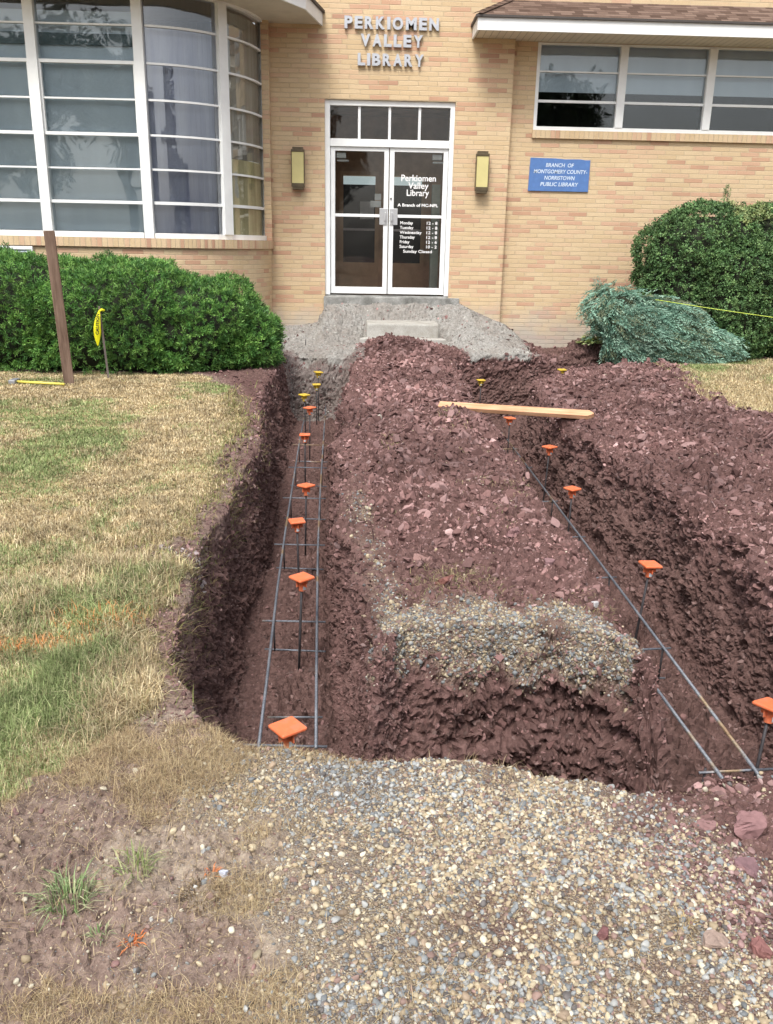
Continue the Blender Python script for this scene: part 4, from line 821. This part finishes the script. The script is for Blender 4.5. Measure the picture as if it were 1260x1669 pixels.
def lamp(x, label):
    L = empty('wall_lamp', (x, 14.2, 2.39)); tag(L, label, 'lamp', 'bronze wall lamps beside the entrance')
    b = MB(); b.box(-.035, .035, -.05, -.002, .10, .46); b.box(-.098, .098, -.145, -.045, 0, .055); b.box(-.085, .085, -.14, -.05, -.035, 0); b.box(-.10, .10, -.147, -.043, .50, .535); b.box(-.08, .08, -.135, -.03, .535, .57)
    for sx in (-1, 1):
        b.box(sx*.10-.008*(sx > 0)-.0*(sx < 0), sx*.10+.008*(sx < 0), -.147, -.139, .055, .50); b.box(sx*.10-.008*(sx > 0), sx*.10+.008*(sx < 0), -.053, -.045, .055, .50)
    f = b.build('frame', MT['bronze'], L, bevel=.003); p_ = MB().box(-.090, .090, -.137, -.055, .055, .50).build('lamp_shade', MT['lamp_panel'], L, bevel=.004); return L
lamp(-.935, 'bronze box lamp with a yellowed panel on the brick left of the doors'); lamp(1.885, 'bronze box lamp with a yellowed panel on the brick right of the doors')

# ------------------------------------------------------------------ concrete step
st = MB().box(.13, 1.24, 13.33, 13.98, .05, .43); o = st.build('concrete_step', MT['concrete'], bevel=.03); tag(o, 'exposed pale concrete step block in front of the doors', 'step')
v = MB().prism([(.02, 13.14), (1.34, 13.14), (1.27, 13.327), (.10, 13.327)], -.02, .225); o = v.build('concrete_footing', MT['concrete'], bevel=.02); tag(o, 'low whitish concrete edge below the exposed step', 'step')

# ------------------------------------------------------------------ rebar caps and dowels
def cap_proto(mat):
    V = []; F = []
    rings = [(.049, -.006), (.054, 0), (.054, .007), (.050, .0115)]; ch = .006
    for r, z in rings:
        for sx, sy in ((1, 1), (-1, 1), (-1, -1), (1, -1)):
            q = [(sx*r, sy*(r-ch)), (sx*(r-ch*.3), sy*(r-ch*.3)), (sx*(r-ch), sy*r)]; q = q if sx*sy > 0 else q[::-1]; V += [(x_, y_, z) for x_, y_ in q]
    for j in range(3):
        for k in range(12): F.append((j*12+k, j*12+(k+1) % 12, (j+1)*12+(k+1) % 12, (j+1)*12+k))
    F.append(tuple(range(11, -1, -1))); F.append(tuple(36+k for k in range(12)))
    me = bpy.data.meshes.new('cap'); me.from_pydata(V, [], F); me.materials.append(mat); me.update(); e = o = bpy.data.objects.new('cap', me); COL.objects.link(o)
    b = MB(); b.tube([(0, 0, -.006), (0, 0, -.02), (0, 0, -.034)], [.036, .027, .0215], 14); b.tube([(0, 0, -.034), (0, 0, -.074)], [.0215, .0195], 14)
    for k in range(4): a = math.pi/2*k; b.box(.012, .040, -.0025, .0025, -.045, -.004, Matrix.Rotation(a, 4, 'Z'))
    b.build('collar', mat, e)
    MB().box(-.010, .010, -.0232, -.0215, -.066, -.044).build('sticker', MT['paper'], e)
    return e
protoO, protoY = cap_proto(MT['orange']), cap_proto(MT['yellow'])
used = set()
def copytree(e):
    if e.name not in used: used.add(e.name); return e
    c = e.copy(); COL.objects.link(c); kids = [k for k in bpy.data.objects if k.parent == e]
    for ch in kids: d = ch.copy(); COL.objects.link(d); d.parent = c
    return c
def pzw(u, v, z):
    d = fwd+R2*(u-630)/1400-U2*(v-834.5)/1400; t = (z-H)/d[2]; return np.array([0, 0, H])+t*d
def pyw(u, v, y):
    d = fwd+R2*(u-630)/1400-U2*(v-834.5)/1400; t = y/d[1]; return np.array([0, 0, H])+t*d
def capped(x, y, z, proto, rz, label, tilt=(0, 0), zb=-.86):
    tx, ty = tilt; base = Vector((x-tx*(z-zb), y-ty*(z-zb), zb)); L = Vector((x, y, z-.012))-base
    e = empty('capped_rebar', base); tag(e, label, 'capped rebar', 'upright rebar with plastic safety caps')
    MB().tube([(0, 0, 0), L*.5, L], .0075, 7).build('rod', MT['darkrebar'], e, smooth=True)
    c = copytree(proto); c.parent = e; c.location = L+Vector((0, 0, .012)); c.rotation_euler = (-ty*.9+random.uniform(-.04, .04), tx*.9+random.uniform(-.05, .05), rz)
caps = [ # u, v, z, colour, rot, tilt, description
 (469, 1187, -.13, 'O', .62, (.02, .02), 'nearest and largest orange cap, at the front of the left trench'),
 (492, 942, -.21, 'O', .72, (.04, .02), 'second nearest orange cap in the left trench, near the crossing bars'),
 (484, 850, -.27, 'O', .25, (-.02, .03), 'orange cap third from the front of the left trench'),
 (499, 792, -.24, 'O', .8, (.02, 0), 'orange cap fourth from the front of the left trench'),
 (497, 709, -.24, 'O', .02, (.0, .02), 'orange cap squarely facing us, fifth from the front of the left trench'),
 (505, 665, -.18, 'O', .78, (.01, 0), 'farthest orange cap in the left trench, just before the yellow ones'),
 (496, 644, -.20, 'Y', .78, (-.02, -.04), 'tilted diamond shaped yellow cap nearest of three in the left trench'),
 (516, 627, -.22, 'Y', .1, (0, 0), 'flat middle yellow cap of three in the left trench'),
 (519, 607, -.14, 'Y', .4, (0, 0), 'farthest yellow cap in the left trench below the concrete'),
 (1256, 1150, -.25, 'O', .5, (.10, .10), 'orange cap cut by the right edge of the photo'),
 (1060, 921, -.20, 'O', .15, (.10, .05), 'large orange cap leaning over the long bar of the right trench'),
 (933, 797, -.30, 'O', .55, (.02, .03), 'orange cap in the right trench, second behind the large leaning one'),
 (896, 729, -.20, 'O', .6, (.04, .0), 'orange cap in the right trench, nearest to the lumber board but one'),
 (831, 682, -.28, 'O', .35, (.0, .0), 'orange cap just under the left half of the lumber board'),
 (784, 620, -.18, 'Y', .1, (0, 0), 'yellow cap at the far end of the right trench, above the board'),
 (916, 603, -.06, 'Y', .1, (0, 0), 'small yellow cap beside the dark soil bank under the juniper')]
for (u, v_, z, c, rz, tl, lb) in caps:
    p = pzw(u, v_, z); capped(p[0], p[1], z, protoO if c == 'O' else protoY, rz, lb.replace(' cap', ' capped rebar', 1), tl)

# ------------------------------------------------------------------ rebar cages
def cage(name, label, longs, crosses, stirr):
    e = empty(name, longs[0][0]); tag(e, label, 'rebar cage')
    for pts in longs: sub(MB().tube(pts, .0082, 7).build('long_bar', MT['rebar'], smooth=True), e)
    for a, b_ in crosses: sub(MB().tube([a, b_], .0058, 6).build('cross_bar', MT['rebar'], smooth=True), e)
    for a, b_ in stirr: sub(MB().tube([a, b_], .0058, 6).build('tie_bar', MT['darkrebar'], smooth=True), e)
ZB = -.53
def line(pts, z, zend=None):
    return [tuple(pzw(u, v_, z if not isinstance(z, list) else z[i])) for i, (u, v_) in enumerate(pts)]
LLb = line([(419, 1237), (436, 1100), (452, 960), (466, 860), (481, 765), (489, 715), (498, 672)], ZB); LRb = line([(515, 1219), (516, 1080), (518, 900), (522, 800), (527, 720), (531, 660)], ZB)
def xat(L, y): 
    a = np.array(L); return np.interp(y, a[:, 1], a[:, 0])
cr = []; tb = []
for v_, z in ((1216, ZB-.015), (1013, ZB-.015), (888, ZB-.015), (812, ZB-.015), (762, ZB-.015), (725, ZB-.015)):
    yv = pzw(480, v_, z)[1]; a, b_ = xat(LLb, yv), xat(LRb, yv); cr.append(((a-.07, yv+.01, z), (b_+.05, yv-.005, z))); cr.append(((a-.06, yv+.02, z-.19), (b_+.05, yv-.01, z-.19)))
    for xx in (a, b_): tb.append(((xx, yv, z), (xx, yv+.015, z-.2)))
low = [[(x+.01, y, z-.21) for x, y, z in L] for L in (LLb, LRb)]
cage('rebar_cage', 'long ladder shaped steel rebar cage lying in the left trench', [LLb, LRb], cr+[((xat(LLb, 3.9), 3.9, ZB-.2), (xat(LRb, 3.9)+.03, 3.9, ZB-.2))], tb)
ZR = -.50
RRb = line([(1236, 1262), (1010, 960), (818, 705)], ZR); RLb = line([(1182, 1275), (1044, 1087)], ZR)
RLb = RLb+[(RLb[-1][0]-.01, 5.5, ZR), (RLb[-1][0]+.0, 9.6, ZR)]
cr = []; tb = []
for v_, uu in ((1252, 1205), (1055, 1080), (939, 990), (873, 930), (815, 885), (760, 850), (730, 840)):
    yv = pzw(uu, v_, ZR)[1]; a, b_ = xat(RLb, yv), xat(RRb, yv); 
    if v_ == 1252: a -= .04; b_ += .10
    cr.append(((a-.03, yv-.01, ZR-.015), (b_+.05, yv+.02, ZR-.015))); cr.append(((a-.02, yv+.02, ZR-.2), (b_+.04, yv+.02, ZR-.2)))
    for xx in (a, b_): tb.append(((xx, yv, ZR), (xx, yv+.015, ZR-.22)))
cage('rebar_cage', 'long steel rebar cage running along the right trench beneath the board', [RRb, RLb], cr, tb)

# ------------------------------------------------------------------ lumber board, post, stake, hammer, string
pa, pb_ = Vector(pzw(716, 652, .13)), Vector(pzw(969, 672, .13)); pa.z = float(ground_z(pa.x, pa.y)[0])+.06; pb_.z = float(ground_z(pb_.x, pb_.y)[0])+.045
d = pb_-pa; L = d.length; ang = math.atan2(d.y, d.x)
v = MB(); n0 = 10
pts = [(0, -.045), (L-.06, -.045), (L-.02, -.02), (L, .005), (L-.05, .045), (0, .045)]
v.prism(pts, -.022, .022); bd = v.build('lumber_board', MT['board'], bevel=.003); bd.location = pa; bd.rotation_euler = (.45, -math.atan2(pb_.z-pa.z, math.hypot(d.x, d.y)), ang); tag(bd, 'fresh orange lumber board lying across the right trench', 'board')
po = MB(); po.box(-.056, .056, -.02, .02, -.15, 1.66); o = po.build('timber_post', MT['post'], bevel=.006); b0 = pzw(113, 626, 0); o.location = (b0[0], b0[1], 0); o.rotation_euler = (.03, -.035, .22); tag(o, 'brown weathered timber post standing in the lawn before the hedge', 'post')
ss = pzw(177, 617, 0); sk = MB().box(-.012, .012, -.009, .009, -.1, .84); o = sk.build('survey_stake', MT['stakewood'], bevel=.002); o.location = (ss[0], ss[1], 0); o.rotation_euler = (0, -.05, .3); tag(o, 'thin grey wooden stake with a yellow tape tied on', 'stake')
def ribbon():
    e = empty('caution_tape', (ss[0]-.085, ss[1]-.03, .39)); tag(e, 'yellow caution tape loop hanging from the thin stake', 'tape'); n = 14
    for s_, nm in ((-1, 'front'), (1, 'back')):
        V = []; F = []
        for k in range(n+1):
            t = k/n; z = t*.40; wdt = .036*math.sin(math.pi*min(1, max(.02, t*.97+.015)))**.8+.003; cx = .045*t**2; bow = s_*.02*math.sin(math.pi*t)
            V += [(cx-wdt, bow, z), (cx, bow*1.2+s_*.004, z), (cx+wdt, bow, z)]
        for k in range(n):
            for j in range(2): a = k*3+j; F.append((a, a+1, a+4, a+3))
        me = bpy.data.meshes.new('tape_strip'); me.from_pydata(V, [], F); me.materials.append(MT['tape']); o = bpy.data.objects.new('tape_strip', me); COL.objects.link(o); o.parent = e; m = o.modifiers.new('s', 'SOLIDIFY'); m.thickness = .0015
    o = MB().tube([(.045, 0, .39), (.07, .02, .41), (.10, .03, .40)], [.012, .016, .012], 8).build('knot', MT['tape'], e, smooth=True)
    t = text_mesh('lettering', 'CAUTION', .052, MT['black'], None, (.030, -.034, .125), rot=(math.pi/2, -math.pi/2+.1, 0), ext=.0006, off=.001, align='LEFT', width=.24); t.parent = e
    return e
ribbon()
ha, hb = pzw(28, 622, .03), pzw(90, 626, .03); e = empty('sledge_hammer', (ha[0], ha[1], .035)); tag(e, 'yellow handled sledge hammer lying in the grass left of the post', 'hammer')
sub(MB().tube([Vector(ha), Vector(hb)+Vector((.1, 0, 0))], [.016, .014], 8).build('handle', simple('yellow_handle', (.72, .62, .12), .4), smooth=True), e)
sub(MB().box(ha[0]-.07, ha[0]+.005, ha[1]-.08, ha[1]+.08, .0, .06).build('head', simple('grey_steel', (.3, .31, .33), .5, metal=.3), bevel=.012), e)
sa, sb = pyw(1072, 489, 12.25), pyw(1262, 517, 11.9); dd = (sb-sa); o = MB().tube([tuple(sa-dd*.02), tuple(sa+dd*.5-np.array([0, 0, .008])), tuple(sa+dd*1.6)], .0042, 6).build('string_line', MT['stringline'], smooth=True); tag(o, 'taut yellow green string line crossing in front of the juniper', 'string')
for u, v_, hgt, lb in ((527, 552, .09, 'short pale pin stuck in the rubble left of the step'), (498, 568, .08, 'thin dark pin in the grey dust left of the rubble')):
    p = pyw(u, v_, 13.3 if u == 527 else 12.9); gzv = float(ground_z(p[0], p[1])[0]); o = MB().tube([(0, 0, -.05), (.004, 0, hgt)], .006, 6).build('metal_pin', MT['alu'] if u == 527 else MT['darkrebar']); o.location = (p[0], p[1], gzv); tag(o, lb, 'pin')

# ------------------------------------------------------------------ shrubs
def sprig_templates(k, n, kind, seed):
    """small leafy shoots; local +z is outward"""
    rr = np.random.default_rng(seed); T = []; tips = []
    for _ in range(k):
        V = []; F = []; C = []
        for j in range(n):
            if kind == 'yew':
                t = j/n; a = rr.uniform(0, 2*np.pi); up = rr.uniform(.55, 1.5); d = np.array([np.cos(a), np.sin(a), up]); d /= np.linalg.norm(d); b = np.array([0, 0, t*.75])+rr.normal(0, .10, 3); L = rr.uniform(.5, .85); w = .062
            elif kind == 'box':
                a = rr.uniform(0, 2*np.pi); d = np.array([np.cos(a), np.sin(a), rr.uniform(-.1, 1.2)]); d /= np.linalg.norm(d); b = rr.normal(0, .22, 3)+np.array([0, 0, .3]); L = rr.uniform(.35, .6); w = .15
            else:   # juniper: feathery along x
                t = (j+.5)/n; s = 1 if j % 2 else -1; b = np.array([t*2.0, 0, .22*np.sin(t*2.4)-.30*t*t]); d = np.array([.9, s*rr.uniform(.35, .8), rr.uniform(-.25, .35)]); d /= np.linalg.norm(d); L = (.50-.30*t)*rr.uniform(.7, 1.2); w = .032
            sd = np.cross(d, rr.normal(0, 1, 3)); sd /= np.linalg.norm(sd); i0 = len(V)
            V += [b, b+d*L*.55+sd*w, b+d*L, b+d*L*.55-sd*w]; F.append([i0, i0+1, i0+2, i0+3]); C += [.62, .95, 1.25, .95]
        T.append((np.array(V), np.array(F))); tips.append(np.array(C))
    return T, tips
def blob_surface(lobes, n, seed, up_only=True):
    """points on the union of ellipsoids (cx,cy,cz,rx,ry,rz,power)"""
    rr = np.random.default_rng(seed); PP = []; NN = []; A = np.array([l[3]*l[4]+l[3]*l[5]+l[4]*l[5] for l in lobes]); cnt = (A/A.sum()*n).astype(int)
    for l, c in zip(lobes, cnt):
        v = rr.normal(0, 1, (c*2, 3)); v /= np.linalg.norm(v, axis=1, keepdims=True); pw = l[6] if len(l) > 6 else 2
        k = (np.abs(v)**pw).sum(1)**(-1/pw); q = v*k[:, None]; nrm = np.sign(q)*np.abs(q)**(pw-1)/np.array(l[3:6]); nrm /= np.linalg.norm(nrm, axis=1, keepdims=True); p = q*np.array(l[3:6])+np.array(l[:3])
        p += nrm*(fbm(p, 2.6, 3, seed)*.10+fbm(p, 7, 2, seed+5)*.05)[:, None]
        ok = p[:, 2] > .02
        for m in lobes:
            if m is l: continue
            q2 = (p-np.array(m[:3]))/np.array(m[3:6]); pm = m[6] if len(m) > 6 else 2; ok &= (np.abs(q2)**pm).sum(1) > .86
        p, nrm = p[ok][:c], nrm[ok][:c]; PP.append(p); NN.append(nrm)
    return np.concatenate(PP), np.concatenate(NN)
def core(lobes, name, par, f=.90):  # near-black solid filling the shrub: painted shade between sprigs, blocks see-through
    V = []; F = []; b0 = 0
    for l in lobes:
        nu, nv = 28, 16; pw = l[6] if len(l) > 6 else 2
        th = np.linspace(0, 2*np.pi, nu, endpoint=False); ph = np.linspace(.02, np.pi-.02, nv); TH, PH = np.meshgrid(th, ph); v = np.stack([np.sin(PH)*np.cos(TH), np.sin(PH)*np.sin(TH), np.cos(PH)], -1).reshape(-1, 3)
        k = (np.abs(v)**pw).sum(1)**(-1/pw); p = v*k[:, None]*np.array(l[3:6])*f+np.array(l[:3]); p[:, 2] = np.maximum(p[:, 2], -.05); V.append(p); ii = np.arange(nu*nv).reshape(nv, nu)
        F.append(np.stack([ii[:-1], np.roll(ii, -1, 1)[:-1], np.roll(ii, -1, 1)[1:], ii[1:]], -1).reshape(-1, 4)+b0); b0 += len(p)
    return npmesh(name, np.concatenate(V), np.concatenate(F), MT['core'], True, parent=par)
def shrub(name, label, cat, loc, lobes, n, size, kind, cols, seed, nb=14, depth=.10, upb=.5, tint=None):
    e = empty(name, loc); tag(e, label, cat); T, tips = sprig_templates(8, nb, kind, seed)
    p, nn = blob_surface(lobes, n, seed); loc = np.array(loc)
    camd = np.array([0, 0, H])-p; camd /= np.linalg.norm(camd, axis=1, keepdims=True); keep = (np.sum(nn*camd, 1) > -.35); p, nn = p[keep], nn[keep]
    dd_ = nn+np.array([0, 0, upb]); dd_ /= np.linalg.norm(dd_, axis=1, keepdims=True); p = p-nn*(RNG.random((len(p), 1))**1.5*depth)
    s = size*RNG.uniform(.7, 1.35, len(p)); c = pal(cols, len(p), .16)*(1+.28*fbm(p, 3.2, 2, seed+9))[:, None]
    if tint is not None: c = tint(p, c)
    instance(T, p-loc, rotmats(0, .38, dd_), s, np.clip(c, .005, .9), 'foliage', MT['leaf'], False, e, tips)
    core([(l[0]-loc[0], l[1]-loc[1], l[2]-loc[2], *l[3:]) for l in lobes], 'branches', e, .88); return e
YG = [(.095, .235, .05), (.14, .31, .065), (.06, .165, .038), (.21, .40, .09)]
shrub('yew_hedge', 'long dense bright green yew hedge under the left window', 'hedge', (-3.2, 11.5, 0),
      [(-4.6, 11.6, .55, 1.5, .95, .82, 2.6), (-3.1, 11.55, .52, 1.25, .95, .78, 2.6), (-2.15, 11.6, .46, .95, .9, .66, 2.4), (-1.6, 11.65, .40, .58, .72, .50, 2.2), (-6.2, 11.6, .55, 1.2, .95, .85, 2.6)], 19000, .064, 'yew', YG, 31, 19)
DG = [(.10, .20, .07), (.135, .25, .09), (.07, .145, .052), (.18, .30, .11)]
shrub('yew_bush', 'tall clipped dark green bush against the right wall', 'bush', (5.6, 13.3, 0),
      [(5.25, 13.35, 1.15, 1.0, .75, 1.03, 3), (6.4, 13.3, 1.15, 1.0, .8, 1.08, 3), (5.6, 13.1, .9, .9, .7, .9, 2.6), (7.6, 13.3, 1.1, .9, .8, 1.0, 3)], 17000, .060, 'box', DG, 41, 16, upb=.35,
      tint=lambda p, c: np.where(((np.abs(p[:, 0]-5.65) < .28) & (p[:, 2] > 1.95))[:, None], c*np.array([1.9, 1.35, 1.5]), c))
# conifer seedling spike above the bush
def fans(lobes, n, seed, size, cols, name, label, loc, root):
    e = empty(name, loc); tag(e, label, 'bush'); T, tips = sprig_templates(8, 34, 'juniper', seed); p, nn = blob_surface(lobes, n, seed)
    camd = np.array([0, 0, H])-p; camd /= np.linalg.norm(camd, axis=1, keepdims=True); k = np.sum(nn*camd, 1) > -.3; p, nn = p[k], nn[k]; k = len(p)
    out = p-np.array(root); out[:, 2] *= .35; out += RNG.normal(0, .16, (k, 3)); out -= nn*np.sum(out*nn, 1)[:, None]*.75; out /= np.linalg.norm(out, axis=1, keepdims=True); out = out+nn*RNG.uniform(.15, .65, (k, 1))+np.array([.25, 0, -.12]); out /= np.linalg.norm(out, axis=1, keepdims=True)
    y = np.cross(nn, out); y /= np.linalg.norm(y, axis=1, keepdims=True); z = np.cross(out, y); R = np.stack([out, y, z], 2)
    s = size*RNG.uniform(.6, 1.3, k); c = pal(cols, k, .14)*(1+.25*fbm(p, 3.5, 2, seed))[:, None]
    p = p-nn*(RNG.random((k, 1))**1.3*.14)-out*s[:, None]
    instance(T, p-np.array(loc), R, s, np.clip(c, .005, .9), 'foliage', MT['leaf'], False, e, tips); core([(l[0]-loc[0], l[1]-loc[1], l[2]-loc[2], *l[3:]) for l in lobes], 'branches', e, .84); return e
JC = [(.20, .36, .27), (.27, .46, .35), (.14, .27, .20), (.38, .56, .43), (.19, .22, .13)]
fans([(3.85, 12.85, .66, .42, .40, .36, 2.1), (4.35, 12.65, .42, .70, .50, .50, 2.1), (4.85, 12.6, .18, .62, .45, .36, 2.1), (4.0, 12.55, .18, .36, .36, .26, 2)], 2900, 51, .19, JC, 'juniper', 'sprawling blue green juniper with feathery drooping sprays', (4.4, 12.7, 0), (3.9, 13.0, .75))
def broadleaf(name, label, x, y, z0, n, r, L, cols):
    e = empty(name, (x, y, z0)); tag(e, label, 'plant'); V = []; F = []; C = []
    for k in range(n):
        a = random.uniform(0, 6.28); q = r*math.sqrt(random.random()); h = random.uniform(.02, .16)*(1.2-q/r); b = Vector((q*math.cos(a), q*math.sin(a), h)); d = Vector((math.cos(a), math.sin(a), random.uniform(-.3, .5))).normalized(); s = d.cross(Vector((0, 0, 1))).normalized(); l = L*random.uniform(.6, 1.2); i0 = len(V)
        V += [b, b+d*l*.45+s*l*.3, b+d*l, b+d*l*.45-s*l*.3, b+d*l*.5-Vector((0, 0, l*.06))]; F += [[i0, i0+1, i0+4], [i0+1, i0+2, i0+4], [i0+2, i0+3, i0+4], [i0+3, i0, i0+4]]; c = random.choice(cols); C += [c]*5
    npmesh('leaves', np.array([tuple(v_) for v_ in V]), np.array(F), MT['leaf'], False, np.array(C), e)
    MB().tube([(0, 0, -.12), (0, 0, .08)], .02, 6).build('stem', MT['core'], e); return e
plant_spot = None      # where the sight line to the plant meets the soil bank
for k in range(60):
    q = pyw(966, 562, 12.4+.02*k); gq = float(ground_z(q[0], q[1])[0])
    if gq >= q[2]-.02 or k == 59: plant_spot = (float(q[0]), float(q[1]), gq+.03); break
broadleaf('variegated_plant', 'small pale yellow green leafy plant beside the juniper', *plant_spot, 170, .18, .10, [(.42, .50, .20), (.55, .60, .32), (.30, .42, .14)])
sp = empty('conifer_shoot', (5.42, 13.3, 2.1)); tag(sp, 'lone spiky conifer leader poking above the right bush', 'plant'); T, tips = sprig_templates(3, 16, 'yew', 3)
k = 34; zz = np.linspace(-.1, .36, k); pp = np.stack([RNG.normal(0, .035, k)*(1-(zz+.1)*1.6), RNG.normal(0, .03, k), zz], 1); instance(T, pp, rotmats(0, .4, np.tile([0, 0, 1.0], (k, 1))), np.full(k, .055), pal(DG, k, .15), 'foliage', MT['leaf'], False, sp, tips); MB().tube([(0, 0, -.3), (0, 0, .38)], [.008, .003], 5).build('stem', MT['bark'], sp)

# ------------------------------------------------------------------ trees across the road (seen in the window glass)
def tree(x, y, h, r, seed, label):
    e = empty('broadleaf_tree', (x, y, 0)); tag(e, label, 'tree', 'trees behind the viewer'); rr = random.Random(seed)
    t = MB(); t.tube([(0, 0, -.2), (.05, 0, h*.25), (-.05, .1, h*.5), (0, 0, h*.8)], [.28, .22, .15, .05], 8)
    lobes = []
    for k in range(11): a = rr.uniform(0, 6.28); q = r*rr.uniform(.1, .65); z = h*rr.uniform(.38, .82); s = r*rr.uniform(.34, .55); lobes.append((q*math.cos(a), q*math.sin(a), z, s, s, s*.8)); t.tube([(0, 0, h*.3), (q*.5*math.cos(a), q*.5*math.sin(a), z*.85), (q*math.cos(a), q*math.sin(a), z)], [.09, .06, .02], 5)
    t.build('trunk', MT['bark'], e, smooth=True); T, tips = sprig_templates(4, 9, 'box', seed); P_ = []; 
    for l in lobes:
        v = RNG.normal(0, 1, (430, 3)); v /= np.linalg.norm(v, axis=1, keepdims=True); P_.append(v*np.array(l[3:])*(RNG.random((430, 1))**.35)*1.05+np.array(l[:3]))
    P_ = np.concatenate(P_); instance(T, P_, rotmats(0, .8, np.tile([0, 0, 1.0], (len(P_), 1))), RNG.uniform(.25, .5, len(P_)), pal([(.04, .07, .02), (.06, .1, .03), (.03, .05, .015)], len(P_), .2), 'crown', MT['leaf'], False, e, tips)
for a in ((-19, -21, 12, 5, 1, 'broad tree far left across the road'), (-11, -19, 13, 5, 2, 'tall broad tree across the road mirrored in the bay window'), (-3, -24, 9, 4.5, 3, 'low round tree straight behind the viewer'), (9, -20, 10.5, 4.6, 4, 'tree mirrored in the left pane of the strip window'), (15, -22, 6.5, 4, 5, 'small tree mirrored in the middle of the strip window'), (23, -25, 6, 4, 6, 'small bushy tree mirrored at the right of the strip window')): tree(*a)
